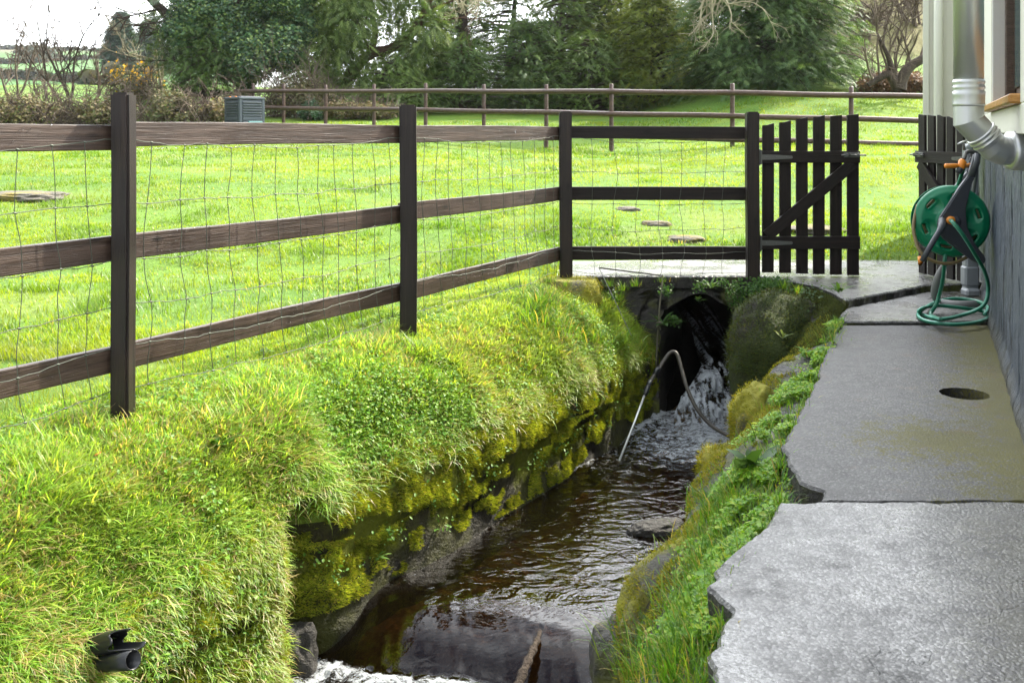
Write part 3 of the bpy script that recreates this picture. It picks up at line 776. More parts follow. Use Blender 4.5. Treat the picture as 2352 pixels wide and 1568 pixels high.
# ---- rain drops hanging on the boards and posts
def drops():
    base = bmesh.new(); bmesh.ops.create_icosphere(base, subdivisions=1, radius=1)
    BV = np.array([v.co[:] for v in base.verts]); BF = np.array([[v.index for v in f.verts] for f in base.faces]); base.free()
    pts, rad = [], []
    rg = np.random.default_rng(5)
    for i in range(3):
        a, b = np.array(POSTS[i][0]), np.array(POSTS[i + 1][0]); dd = (b - a) / np.linalg.norm(b - a); nn = np.array([dd[1], -dd[0]])
        for zt, wd in ((1.042, .094), (.627, .095), (.209, .096)):
            n = 210
            x = rg.uniform(.03, .97, n); z = zt - rg.uniform(.004, wd - .004, n)
            hang = rg.random(n) < .5; z[hang] = zt - wd - .0015
            p = a[None] + (b - a)[None] * x[:, None] - nn[None] * (.0365 + .002 * (~hang))[:, None] if False else a[None] + (b - a)[None] * x[:, None] - nn[None] * np.where(hang, .045, .0375)[:, None]
            pts.append(np.c_[p, z]); rad.append(np.where(hang, rg.uniform(.0018, .003, n), rg.uniform(.0012, .0026, n)))
    pts = np.concatenate(pts); rad = np.concatenate(rad)
    V = pts[:, None] + BV[None] * rad[:, None, None]
    Fc = (BF[None] + (np.arange(len(pts)) * len(BV))[:, None, None]).reshape(-1, 3)
    o = mesh('water_drops', V.reshape(-1, 3), Fc, M['drop'], smooth=True, parent=fence); o['kind'] = 'stuff'
drops()
# ================================================================== gates
def gate(root, mirror, mw, tops):
    s = -1 if mirror else 1
    def T(x0, x1, z0, z1, y, name, mat=M['gate'], th=.02):
        return beam(name, mw @ Vector((s * (x0 + x1) / 2, y, z0)), mw @ Vector((s * (x0 + x1) / 2, y, z1)), abs(x1 - x0), th, mat, root, up=mw.to_3x3() @ Vector((1, 0, 0)), n=4, wob=.001, bev=.003, seed=x0 * 9)
    for k in range(6):
        x = .012 + k * .1185
        o = T(x, x + .081, .025 - .004 * k, tops[k], 0, 'picket')
        # sloped top
        for v in o.data.vertices:
            if v.co.x > 0 and abs(v.co.x - max(w.co.x for w in o.data.vertices)) < .012: v.co.x += s * v.co.z * (.28 if k < 4 else .1) * -1 * (-1)
    def R(x0, z0, x1, z1, w, name, y=-.024, th=.026, mat=M['gate']):
        return beam(name, mw @ Vector((s * x0, y, z0)), mw @ Vector((s * x1, y, z1)), w, th, mat, root, up=(mw.to_3x3() @ Vector((0, 0, 1))), n=6, wob=.001, bev=.003, seed=z0)
    R(.0, .83, .685, .83, .082, 'ledge_rail'); R(.0, .235, .685, .235, .088, 'ledge_rail')
    R(.04, .285, .64, .785, .082, 'brace', y=-.0235)
    for z in (.83, .235):
        bm = bmesh.new()
        P = [(-.005, -.018), (.06, -.018), (.21, -.010), (.215, 0), (.21, .010), (.06, .018), (-.005, .018)]
        vs = [bm.verts.new((s * x, 0, zz)) for x, zz in P]
        f = bm.faces.new(vs); r = bmesh.ops.extrude_face_region(bm, geom=[f]); bmesh.ops.translate(bm, vec=(0, -.004, 0), verts=[g for g in r['geom'] if isinstance(g, bmesh.types.BMVert)])
        box_bm(.03, .008, .11, .002, bm=bm, off=(s * -.022, .002, 0))
        bmesh.ops.create_cone(bm, cap_ends=True, segments=10, radius1=.007, radius2=.007, depth=.1, matrix=Matrix.Translation((s * -.006, -.004, 0)))
        for x in (.03, .1, .17):
            bmesh.ops.create_uvsphere(bm, u_segments=8, v_segments=5, radius=.005, matrix=Matrix.Translation((s * x, -.004, 0)))
        bmesh.ops.recalc_face_normals(bm, faces=bm.faces)
        bmobj('hinge', bm, M['galv'], root, mw=mw @ Matrix.Translation((0, -.039, z)))
    bm = box_bm(.11, .004, .035, .001)
    bmesh.ops.create_cone(bm, cap_ends=True, segments=10, radius1=.0065, radius2=.0065, depth=.17, matrix=Matrix.Translation((.01 * s, -.012, 0)) @ Matrix.Rotation(PI / 2, 4, 'Y'))
    for x in (-.04, .04): box_bm(.014, .022, .024, .002, bm=bm, off=(x, -.010, 0))
    box_bm(.008, .03, .008, .001, bm=bm, off=(-.02 * s, -.025, .008))
    bmobj('bolt_latch', bm, M['galv'], root, mw=mw @ Matrix.Translation((s * .625, -.040, .845)))
TOPS = [1.055, 1.075, 1.10, 1.112, 1.12, 1.127]
g1 = thing('garden_gate', 'closed dark picket gate with diagonal brace hung beside the wire fence', 'gate', (1.72, 6.95, 0))
gate(g1, False, Matrix.Translation((1.735, 6.955, .0)), TOPS)
g2 = thing('garden_gate', 'open dark picket gate folded back behind the green hose reel', 'gate', (3.0, 6.4, 0))
dv = Vector((2.90 - 2.985, 7.07 - 6.40, 0)).normalized()
rz = math.atan2(-dv.y, -dv.x)
gate(g2, True, Matrix.Translation((2.985, 6.40, .0)) @ Matrix.Rotation(rz, 4, 'Z'), TOPS)
# ================================================================== far paddock fence
pf = thing('paddock_fence', 'long reddish brown post and round rail fence across the far end of the lawn', 'fence', (0, 17.5, .6))
def dfar(u): return np.interp(u, [480, 620, 980, 1400, 1690, 2120, 2300], [36, 38, 43.5, 50.6, 53, 55, 55.8])
def vfar(u): return np.interp(u, [480, 540, 980, 1400, 1690, 2120, 2300], [205, 205, 204.5, 206, 209, 217, 220])
def farpt(u, k):
    d = float(dfar(u)); Y = F * .38 / d
    return W(u, float(vfar(u)) + k * d + 5, Y)
for u in (580, 650, 747, 858, 977, 1111, 1255, 1405, 1684, 1958, 2235):
    p = farpt(u, 0); h = .16 + .03 * math.sin(u)
    V = [(p.x, p.y + .06, p.z + h - z) for z in (0, .012, .3, .8, 1.5)]
    P, Q = tube_arr(V, [.026, .036, .038, .04, .042], 10)
    o = mesh('post', P, [Q, np.arange(10)[None, ::-1]], M['farwood'], smooth=True, parent=pf)
for k in range(3):
    us = np.linspace(540 if k == 0 else 590, 2235, 60)
    pts = [farpt(u, k) for u in us]
    for i, p in enumerate(pts): p.z += .005 * math.sin(i * .5 + k * 2); p.y += .004 * math.sin(i * 1.7)
    tube('rail', pts, .046, M['farwood'], pf, 8)
# ================================================================== compost bin
cb = thing('compost_bin', 'slate grey slatted plastic compost bin with a teal hatch by the far fence', 'bin', (-5.76, 21.3, .93))
def bin_():
    X0, Y0, Z0 = -5.72, 21.3, .86
    mw = Matrix.Translation((X0, Y0, Z0)) @ Matrix.Rotation(math.radians(-44), 4, 'Z')
    bm = bmesh.new()
    s = .30
    box_bm(2 * s - .02, 2 * s - .02, .80, .01, bm=bm, off=(0, 0, .40))
    bmesh.ops.recalc_face_normals(bm, faces=bm.faces)
    bmobj('body', bm, M['bin'], cb, mw=mw)
    for sx in (-1, 1):
        for sy in (-1, 1): bmobj('corner_post', box_bm(.075, .075, .82, .012, off=(sx * (s - .03), sy * (s - .03), .41)), M['bin'], cb, mw=mw)
    for ang in (0, -PI / 2, PI / 2, PI):
        bm = bmesh.new()
        for i, z in enumerate([.06, .115, .17, .225, .28, .335] + [.47, .525, .58, .635, .69, .745]):
            b0 = len(bm.verts)
            box_bm(2 * s - .15, .03, .032, .006, bm=bm, off=(0, 0, 0))
            bm.verts.ensure_lookup_table()
            bmesh.ops.transform(bm, matrix=Matrix.Translation((0, -s - .004, z)) @ Matrix.Rotation(.45, 4, 'X'), verts=bm.verts[b0:])
        box_bm(2 * s - .14, .035, .07, .008, bm=bm, off=(0, -s, .405))
        bmobj('slatted_panel', bm, M['bin'], cb, mw=mw @ Matrix.Rotation(ang, 4, 'Z'))
    bm = box_bm(2 * s + .03, 2 * s + .03, .05, .02, seg=2, off=(0, 0, .835)); box_bm(2 * s - .1, 2 * s - .1, .03, .012, bm=bm, off=(0, 0, .866))
    bmobj('lid', bm, M['bin'], cb, mw=mw)
    bm = box_bm(.34, .03, .27, .012, off=(.06, -s - .03, .22)); box_bm(.24, .02, .17, .008, bm=bm, off=(.06, -s - .048, .22))
    bmobj('hatch', bm, M['teal'], cb, mw=mw @ Matrix.Rotation(PI / 2, 4, 'Z'))
    for x in (-.12, .12):
        bmobj('clip', box_bm(.05, .03, .025, .006, off=(x, -s + .02, .868)), M['orange_pl'], cb, mw=mw)
bin_()
# ================================================================== house
house = thing('house', 'cream rendered house wall with slate blue plinth along the concrete path', 'house', (2.5, 5, 0))
MW = Matrix(((.3872, .9219, 0, .333), (.9219, -.3872, 0, 0), (0, 0, 1, 0), (0, 0, 0, 1)))
def hb(name, a0, a1, b0, b1, z0, z1, mat, parent=house, bev=.004):
    o = bmobj(name, box_bm(a1 - a0, b1 - b0, z1 - z0, bev, off=((a0 + a1) / 2, (b0 + b1) / 2, (z0 + z1) / 2)), mat, parent)
    o.data.transform(MW); 
    if MW.determinant() < 0: o.data.flip_normals()
    return o
def plinth():
    na, nz = 700, 90
    a, z = np.meshgrid(np.linspace(.6, 8.95, na), np.linspace(-.35, 1.0, nz), indexing='ij')
    ck = np.abs(fbm(a * 3.2, z * .35, 0, 15, 4) - .5)
    b = .014 * (fbm(a * 11, z * 9, 0, 13, 4) - .5) + .014 * (fbm(a * 1.2, z * 1.0, 0, 14, 3) - .5) + .018 * (ck < .012)
    b = b - .022 * sstep(.06, -.02, z + .06 * fbm(a * 3, 0, 0, 2)) * 1.0
    P = np.stack([a, b + .012, z], -1).reshape(-1, 3)
    R = np.array(MW)[:3, :3]; P = P @ R.T + np.array(MW)[:3, 3]
    Q = grid_faces(na, nz)
    i = np.array([[0, 1]])
    A = Acc(); A.add(P, Q)
    T = np.array([[.6, .01, 1.0], [8.95, .01, 1.0], [8.95, .3, 1.0], [.6, .3, 1.0]]) @ R.T + np.array(MW)[:3, 3]
    A.add(T, np.array([[0, 1, 2, 3]]))
    A.build('plinth', M['plinth'], house)
plinth()
ZE = 2.35
hb('wall', .6, 9.06, -.022, .25, 1.002, 1.108, M['cream'])
hb('wall', 5.47, 9.06, -.022, .25, 1.108, 2.15, M['cream'])
hb('wall', .6, 3.70, -.022, .25, 1.108, 2.15, M['cream'])
hb('wall', .6, 9.06, -.022, .25, 2.15, ZE, M['cream'])
win = hb('window', 3.72, 5.45, .085, .13, 1.15, 2.12, M['frame'])
hb('jamb_lining', 5.44, 5.468, -.018, .20, 1.145, 2.145, M['reveal'])
hb('pane', 3.82, 4.55, .076, .083, 1.22, 2.05, M['glass'], win); hb('pane', 4.65, 5.34, .076, .083, 1.22, 2.05, M['glass'], win)
hb('frame_bead', 5.37, 5.438, .038, .084, 1.146, 2.12, M['frame'], win)
sl = hb('sill', 3.705, 5.50, -.058, .10, 1.109, 1.143, M['sill'], win, .006)
# wing that steps out behind the gate
hb('wing_wall', 9.07, 9.40, -.36, 1.6, -.4, 2.6, M['cream'])
hb('corner_strip', 9.055, 9.075, -.365, -.315, -.3, 2.55, M['white_pvc'])
dpx = MW @ Vector((9.02, -.245, 0))
dp = tube('downpipe', [(dpx.x, dpx.y, z) for z in (3.0, 1.5, .62, .1)], .036, M['white_pvc'], house, 16)
tube('pipe_socket', [(dpx.x, dpx.y, z) for z in (.70, .64)], .042, M['white_pvc'], dp, 16)
# unseen eaves slab, added to cast the house shadow over the path
bm = bmesh.new()
R3 = lambda a, b, z: MW @ Vector((a, b, z))
vs = [bm.verts.new(R3(*p)) for p in ((.4, -.03, ZE + .0), (9.2, -.03, ZE), (9.2, 3.0, ZE + 1.3), (.4, 3.0, ZE + 1.3), (.4, -.03, ZE + .08), (9.2, -.03, ZE + .08), (9.2, 3.0, ZE + 1.38), (.4, 3.0, ZE + 1.38))]
for q in ((0, 1, 2, 3), (7, 6, 5, 4), (0, 4, 5, 1), (1, 5, 6, 2), (2, 6, 7, 3), (3, 7, 4, 0)): bm.faces.new([vs[i] for i in q])
bmesh.ops.recalc_face_normals(bm, faces=bm.faces); bmobj('roof', bm, M['tile'], house)
# ---- stainless flue
FX, FY = 1.651, 3.6
flue = tube('flue', [(FX, FY, z) for z in (4.2, 3, 2, 1.20)], .051, M['steel'], house, 32)
def ringtube(name, pts, rads, parent, n=32):
    return tube(name, pts, rads, M['steel'], parent, n)
zs = [1.20, 1.192, 1.186, 1.180, 1.174, 1.166, 1.160, 1.154, 1.142, 1.138, 1.112, 1.106, 1.102]
rs = [.0505, .055, .055, .051, .055, .055, .051, .0555, .0555, .0545, .0545, .0555, .0515]
ringtube('flue_collar', [(FX, FY, z) for z in zs], rs, flue)
def mitre(name, segs, r, parent):
    """lobster-back bend: straight gores with mitred joints"""
    V, Q = tube_arr(segs, r, 32)
    o = mesh(name, V, [Q], M['steel'], parent=parent)
    o.data.polygons.foreach_set('use_smooth', np.ones(len(o.data.polygons), bool)); return o
c45 = Vector((1, 0, -1.06)).normalized()
e0 = Vector((FX, FY, 1.102)); e1 = Vector((FX, FY, 1.052))
def bend(name, P, parent):
    A = Acc()
    dirs = [(Vector(P[i + 1]) - Vector(P[i])).normalized() for i in range(len(P) - 1)]
    n = 32; a = np.arange(n) / n * 2 * PI
    rings = []
    for i, p in enumerate(P):
        d0 = dirs[max(i - 1, 0)]; d1 = dirs[min(i, len(dirs) - 1)]
        nrm = (d0 + d1).normalized()
        # section of the incoming cylinder by the mitre plane
        ax = d0; y = Vector((0, 1, 0)); x = y.cross(ax).normalized()
        ring = []
        for t in a:
            q = x * math.cos(t) * .0515 + y * math.sin(t) * .0515
            k = -q.dot(nrm) / ax.dot(nrm); ring.append(Vector(p) + q + ax * k)
        rings.append(ring)
    for i in range(len(P) - 1):
        # consecutive gores keep their own ring vertices so that the mitre reads as a crease
        x0 = rings[i]; x1 = rings[i + 1]
        V = [tuple(v) for v in x0] + [tuple(v) for v in x1]
        A.add(V, np.array([[j, (j + 1) % n, n + (j + 1) % n, n + j] for j in range(n)]))
    return A.build(name, M['steel'], parent, True)
bend('flue_bend', [e0, e1, e1 + c45 * .075], flue)
rr = []; pp = []
for i, f in enumerate(np.linspace(0, 1, 17)):
    pp.append(e1 + c45 * (.060 + .050 * float(f))); rr.append(.0518 if i in (0, 16) else .0535 + .0035 * (1 if i % 5 in (1, 2) else 0))
ringtube('flue_collar', pp, rr, flue)
m0 = e1 + c45 * .10; m1 = e1 + c45 * .135; m2 = m1 + Vector((.030, 0, -.012)); end = Vector((m2.x + .05, FY, m2.z))
bend('flue_bend', [m0, m1, m2, end], flue)
ringtube('wall_socket', [Vector((1.795 + x, FY, end.z)) for x in (0, .002, .014, .018, .040, .044, .056, .060, .20)], [.052, .069, .069, .0715, .0715, .073, .073, .0715, .0715], flue)
# ---- grey rain pipe and tap on the plinth
gp = bmobj('rain_pipe', box_bm(.085, .07, .95, .012, off=(0, 0, .475)), M['grey_pvc'], house, mw=Matrix.Translation((2.955, 6.42, -.02)))
bm = box_bm(.095, .08, .13, .012); box_bm(.09, .10, .05, .012, bm=bm, off=(-.01, -.03, -.10))
bmobj('pipe_shoe', bm, M['grey_pvc'], gp, mw=Matrix.Translation((2.95, 6.415, .08)))
# ================================================================== hose reel
reel = thing('hose_reel', 'green and grey wall hung hose reel, its green hose looped on the path', 'hose reel', (2.46, 5.6, .1))
RC = Vector((2.462, 5.60, .508)); RR = .196
RM = Matrix.Translation(RC) @ Matrix.Rotation(math.radians(-17), 4, 'Z') @ Matrix.Rotation(math.radians(-3), 4, 'X')
def disc(name, y, holes, front):
    nr, na = 46, 160
    r, a = np.meshgrid(np.linspace(.0, 1, nr), np.arange(na) / na * 2 * PI, indexing='ij')
    R = r * RR
    x, z = R * np.cos(a), R * np.sin(a)
    dep = .012 * sstep(.96, .80, r) - .014 * sstep(.95, 1.0, r) + .010 * sstep(.42, .34, r)
    kill = np.zeros_like(r, bool)
    for k in range(6):
        an = k * PI / 3 + .30
        cx, cz = .145 * math.cos(an), .145 * math.sin(an)
        dr = (x - cx) * math.cos(an) + (z - cz) * math.sin(an); dt = -(x - cx) * math.sin(an) + (z - cz) * math.cos(an)
        el = np.sqrt((dr / .014) ** 2 + (np.maximum(np.abs(dt) - .018, 0) / .014) ** 2)
        kill |= el < 1
        dep = dep + .004 * np.exp(-((el - 1.25) / .3) ** 2)
        cx, cz = .122 * math.cos(an), .122 * math.sin(an)
        q = np.sqrt(((x - cx) ** 2 + (z - cz) ** 2)) / .047
        dep = dep - .014 * np.clip(1 - q ** 2, 0, 1)
    V = np.stack([x, y - dep * front, z], -1).reshape(-1, 3)
    i = np.arange(nr - 1)[:, None]; j = np.arange(na)[None, :]
    Q = np.stack([i * na + j, i * na + (j + 1) % na, (i + 1) * na + (j + 1) % na, (i + 1) * na + j], -1)
    kq = kill.reshape(nr, na)
    km = kq[:-1] & kq[1:]
    Q = Q[~km]
    o = mesh(name, V, Q if front > 0 else Q[:, ::-1], M['green_pl'], smooth=True, parent=None)
    o.data.transform(RM); o.parent = reel; o.matrix_parent_inverse = reel.matrix_basis.inverted()
    sol = o.modifiers.new('thick', 'SOLIDIFY'); sol.thickness = .004
    return o
disc('front_disc', -.075, True, 1); disc('rear_disc', .095, True, -1)
def rt(p): return RM @ Vector(p)
tube('drum', [rt((0, y, 0)) for y in (-.07, .09)], .085, M['green_pl'], reel, 24)
acc = Acc()
for L in range(3):                                   # tan hose wound on the drum
    P = [rt(((.10 + L * .022) * math.cos(t), -.05 + .12 * ((t / (2 * PI * 6)) if L % 2 == 0 else 1 - t / (2 * PI * 6)), (.10 + L * .022) * math.sin(t))) for t in np.linspace(0, 2 * PI * 6, 150)]
    V, Q = tube_arr(P, .0105, 6); acc.add(V, Q)
acc.build('wound_hose', M['hose_tan'], reel, True)
# grey A frame in front of the disc
def px(u, v, Y): return W(u, v, Y)
def plate(name, outline, Yc, th, mat, parent, Ys=None, bulge=0):
    bm = bmesh.new()
    pts = [px(u, v, Yc if Ys is None else Ys[i]) for i, (u, v) in enumerate(outline)]
    f = bm.faces.new([bm.verts.new(p) for p in pts])
    r = bmesh.ops.extrude_face_region(bm, geom=[f]); vs = [g for g in r['geom'] if isinstance(g, bmesh.types.BMVert)]
    bmesh.ops.translate(bm, vec=(0, th, 0), verts=vs)
    bmesh.ops.recalc_face_normals(bm, faces=bm.faces)
    es = [e for e in bm.edges if e.calc_face_angle(0) > .6]
    bmesh.ops.bevel(bm, geom=es, offset=.006, segments=3, affect='EDGES')
    return bmobj(name, bm, mat, parent, smooth=False)
fr = plate('front_frame', [(2240, 352), (2252, 360), (2246, 395), (2232, 425), (2219, 480), (2222, 520), (2240, 560), (2262, 588), (2266, 600), (2256, 610), (2232, 597), (2205, 577), (2170, 550), (2158, 535), (2156, 515), (2160, 500), (2180, 470), (2205, 430), (2224, 405), (2232, 380)], 5.455, .03, M['grey_pl'], reel)
plate('rear_frame', [(2230, 360), (2240, 362), (2228, 400), (2206, 430), (2190, 470), (2170, 500), (2160, 480), (2196, 425), (2222, 395)], 5.72, .025, M['grey_pl'], reel)
tube('frame_clamp', [px(2246, 352, 5.40), px(2244, 372, 5.40), px(2232, 405, 5.42)], [.016, .016, .018], M['grey_pl'], fr, 12)
tube('hub', [rt((0, -.155, 0)), rt((0, -.135, 0)), rt((0, -.07, 0))], [.030, .046, .055], M['grey_pl'], reel, 24)
tube('hub_ring', [px(2184, 506, 5.43), px(2184, 506, 5.45)], .023, M['orange_pl'], reel, 24)
hd = tube('crank_handle', [px(2164, 505, 5.42), px(2163, 522, 5.38), px(2157, 532, 5.36), px(2140, 560, 5.34), px(2118, 600, 5.33)], [.02, .021, .015, .0145, .015], M['grey_pl'], reel, 14)
tube('handle_grip', [px(2119, 596, 5.35), px(2114, 606, 5.35), px(2113, 590, 5.37)], [.014, .013, .012], M['orange_pl'], hd, 12)
def hose(name, pts, r=.0105, stripe=True, k=10):
    P = smooth_path(pts, k); V, Q = tube_arr(P, r, 12)
    o = mesh(name, V, [Q, np.arange(12)[None, ::-1], (np.arange(12) + (len(P) - 1) * 12)[None, :]], M['hose'], smooth=True, parent=reel)
    a = o.data.color_attributes.new('col', 'FLOAT_COLOR', 'POINT')
    c = np.ones((len(V), 4), np.float32); c[:, :3] = (.01, .16, .085)
    j = np.arange(len(V)) % 12
    c[(j % 6) < 2, :3] = (.16, .50, .36)
    a.data.foreach_set('color', c.ravel()); return o
hz = ZP + .030
def gp_(u, v, z=hz): return G(u, v, z)
hose('hose', [px(2183, 506, 5.44), px(2190, 512, 5.36), px(2212, 540, 5.33), px(2240, 585, 5.36), px(2262, 625, 5.42), px(2270, 665, 5.50), px(2258, 702, 5.50), gp_(2215, 722, hz + .02), gp_(2160, 733, hz + .012), gp_(2118, 722), gp_(2112, 712, hz + .03), gp_(2150, 702, hz + .03), gp_(2215, 708, hz + .02), gp_(2262, 716, hz + .0), gp_(2268, 730), gp_(2240, 741), gp_(2185, 745), gp_(2130, 738), gp_(2109, 726), gp_(2118, 712, hz + .02), gp_(2150, 694, hz + .01), gp_(2195, 686, hz + .02), gp_(2245, 692, hz + .02), px(2268, 706, 5.72), gp_(2262, 722, hz + .02)])
hose('hose', [px(2214, 385, 5.60), px(2206, 410, 5.66), px(2196, 440, 5.70), px(2188, 480, 5.72)])
hose('hose', [px(2172, 575, 5.55), px(2170, 600, 5.52), px(2166, 640, 5.56), px(2158, 675, 5.62), px(2150, 700, 5.62), gp_(2138, 722, hz + .01), gp_(2160, 733, hz + .03)])
tube('loose_hose', smooth_path([px(2108, 470, 5.6), px(2099, 510, 5.58), px(2100, 540, 5.56), px(2115, 580, 5.52), px(2150, 602, 5.5), px(2190, 604, 5.5), px(2222, 590, 5.52)], 8), .0095, M['hose_tan'], reel, 10)
tube('grey_hose', smooth_path([px(2166, 610, 5.7), px(2154, 640, 5.7), px(2147, 675, 5.75), px(2150, 690, 5.8)], 8), [.012 + .012 * math.sin(i / 24 * PI) for i in range(25)], M['soilpipe'], reel, 10)
tube('ground_pipe', [px(2160, 697, 6.05), px(2200, 702, 6.0), px(2255, 700, 5.98)], .028, M['soilpipe'], None, 14)
tag(bpy.data.objects['ground_pipe'], 'short grey weathered pipe lying on the path inside the hose coil', 'pipe')
# tap with orange connectors, fixed to the wall
TP = px(2216, 345, 5.62)
tp = tube('tap', smooth_path([px(2240, 352, 5.66), px(2226, 348, 5.63), px(2219, 352, 5.62), px(2214, 366, 5.61)], 5), .011, M['galv'], house, 12)
tube('tap_handle', [px(2200, 331, 5.6), px(2210, 327, 5.62), px(2222, 322, 5.66)], [.004, .007, .004], M['steel'], tp, 8)
tube('tap_spindle', [px(2212, 326, 5.62), px(2215, 345, 5.62)], .008, M['galv'], tp, 8)
tube('hose_connector', [px(2213, 368, 5.61), px(2211, 371, 5.61), px(2208, 384, 5.6), px(2206, 388, 5.6)], [.017, .023, .021, .015], M['orange_pl'], reel, 16)
tube('hose_connector', [px(2206, 386, 5.6), px(2203, 392, 5.6), px(2201, 399, 5.6)], [.018, .019, .013], M['grey_pl'], reel, 16)
tube('spray_nozzle', [px(2172, 381, 5.58), px(2196, 381, 5.6), px(2198, 381, 5.6), px(2216, 382, 5.64), px(2228, 380, 5.68)], [.0135, .0135, .011, .011, .014], M['orange_pl'], reel, 14)
tube('grey_elbow', [px(2222, 333, 5.9), px(2232, 340, 5.9), px(2243, 352, 5.95)], .018, M['grey_pvc'], tp, 12)
tube('supply_pipe', [px(2244, 366, 5.78), px(2240, 410, 5.85), px(2232, 470, 5.9), px(2228, 540, 5.95)], .011, M['soilpipe'], tp, 10)
# ================================================================== rod, hose, rope, drain pipes at the stream
rod = thing('metal_lance', 'shiny metal rod with couplings and a dark hose arching into the stream', 'lance', tuple(G(1420, 1062, -.97)))
r0 = G(1419, 1066, -.99); 
rodp = [r0, W(1455, 975, 6.2), W(1481, 905, 6.38)]
tube('rod', rodp, .0075, M['steel'], rod, 12)
tube('coupling', [W(1480, 908, 6.37), W(1484, 899, 6.40), W(1487, 890, 6.42), W(1491, 882, 6.44)], [.011, .017, .016, .01], M['black_pl'], rod, 12)
tube('blue_coupling', [W(1490, 884, 6.43), W(1494, 874, 6.46)], .012, M['grey_pl'], rod, 12)
tube('coupling', [W(1502, 862, 6.50), W(1509, 850, 6.52), W(1516, 843, 6.54)], [.013, .019, .015], M['black_pl'], rod, 12)
tube('lance_hose', smooth_path([W(1493, 878, 6.46), W(1503, 861, 6.50), W(1514, 846, 6.53), W(1525, 828, 6.57), W(1537, 812, 6.60), W(1548, 808, 6.6), W(1557, 818, 6.58), W(1566, 850, 6.52), W(1578, 890, 6.44), W(1600, 938, 6.35), W(1632, 975, 6.28), W(1668, 998, 6.15), W(1695, 1010, 6.05), W(1715, 1018, 5.98)], 8), .0125, M['hose_dark'], rod, 12)
rp = thing('rope', 'thin old rope hanging from the bridge edge down to the culvert mouth', 'rope', tuple(W(1520, 640, 6.9)))
tube('strand', smooth_path([W(1521, 632, 6.92), W(1520, 660, 6.88), W(1515, 705, 6.86), W(1513, 745, 6.86), W(1509, 790, 6.86), W(1507, 840, 6.85)], 6), .0065, M['rope'], rp, 8)
tube('knot', smooth_path([W(1509, 742, 6.85), W(1516, 740, 6.83), W(1518, 748, 6.85), W(1511, 752, 6.83), W(1512, 745, 6.82), W(1517, 756, 6.84)], 5), .008, M['rope'], rp, 8)
tag(tube('string_line', [W(1376, 616, 6.9), W(1400, 665, 6.8), W(1450, 770, 6.62)], .003, M['soilpipe'], None, 6), 'thin grey string stretched from the fence down to the bank', 'string')
tag(tube('iron_bar', [W(1376, 615, 6.93), W(1440, 623, 6.93), W(1516, 632, 6.93)], .005, M['hose_dark'], None, 8), 'thin dark iron bar lying along the bridge edge below the mesh', 'bar')
pb = bank_hit(255, 1520); k_ = pb.y - .085
p1 = tag(tube('drain_pipe', [W(150, 1532, k_ + .16), W(258, 1520, k_), W(260, 1520, k_), W(306, 1515, k_ - .05)], [.025, .025, .027, .027], M['black_pl'], None, 24, cap=False), 'intact black plastic drain pipe end sticking out of the grass', 'pipe')
p1.modifiers.new('t', 'SOLIDIFY').thickness = .003
def broken_pipe():
    n = 28
    a = np.linspace(0, 2 * PI, n, endpoint=False)
    A0, A1 = W(195, 1482, k_ + .07), W(318, 1466, k_ - .02)
    ax = (A1 - A0); u = Vector((0, 0, 1)); v = ax.normalized().cross(u).normalized(); u = v.cross(ax.normalized())
    rows = []
    for k, f in enumerate(np.linspace(0, 1, 14)):
        for t in a:
            end = .62 + .38 * (1 if (math.sin(t) < -.55) else 0) + .1 * math.sin(5 * t) * .6
            if math.sin(t) > .45: end = .70 + .12 * math.cos(3 * t)
            g = f * min(1, end)
            p = A0 + ax * g + (v * math.cos(t) + u * math.sin(t)) * .029
            rows.append(tuple(p))
    i = np.arange(13)[:, None]; j = np.arange(n)[None, :]
    Q = np.stack([i * n + j, i * n + (j + 1) % n, (i + 1) * n + (j + 1) % n, (i + 1) * n + j], -1).reshape(-1, 4)
    o = mesh('drain_pipe', rows, Q, M['black_pl'], smooth=True)
    o.modifiers.new('t', 'SOLIDIFY').thickness = .003
    tag(o, 'broken black plastic drain pipe with jagged torn end above the intact pipe', 'pipe')
broken_pipe()
# ================================================================== stones
def gz0(x, y): return float(zlawn(np.array([x]), np.array([y]))[0])
def rock(name, c, size, seed, mat, label, cat='rock', flat=0, group=None, rz=0, sub=5, amp=.35, fq=1.6):
    bm = bmesh.new(); bmesh.ops.create_icosphere(bm, subdivisions=sub, radius=1)
    co = np.array([v.co[:] for v in bm.verts])
    n = fbm(co[:, 0] * fq + seed, co[:, 1] * fq, co[:, 2] * fq, seed, 4) - .5
    # facet-like planes
    q = np.sign(co) * np.abs(co) ** .8
    q = q * (1 + amp * 2 * n[:, None])
    q = q * np.array(size)
    if flat: q[:, 2] = np.minimum(q[:, 2], flat * size[2])
    for v, p in zip(bm.verts, q): v.co = p
    o = bmobj(name, bm, mat, None, smooth=True, mw=Matrix.Translation(c) @ Matrix.Rotation(rz, 4, 'Z'))
    return tag(o, label, cat, group)
def rk(u, v, Z, size, *a, **k): return rock('stone' if 'name' not in k else k.pop('name'), tuple(G(u, v, Z)), size, *a, **k)
rock('mossy_boulder', (.50, 3.22, -.62), (.13, .26, .26), 3, M['mossrock'], 'leaning mossy boulder at the right water edge above the weir', 'boulder', rz=-.5)
rock('mossy_boulder', (.98, 4.52, -.58), (.13, .17, .17), 8, M['mossrock'], 'yellow mossy stone below the path edge near the dark hose end', 'boulder', rz=-.4)
rock('mossy_boulder', (1.20, 4.90, -.50), (.12, .26, .27), 12, M['mossrock'], 'tall yellow mossy stone on the right bank opposite the lance', 'boulder', rz=-.45)
rock('wet_rock', (.41, 3.42, -.90), (.15, .15, .24), 5, M['rock'], 'dark wet rock with grass at the right end of the weir', 'rock')
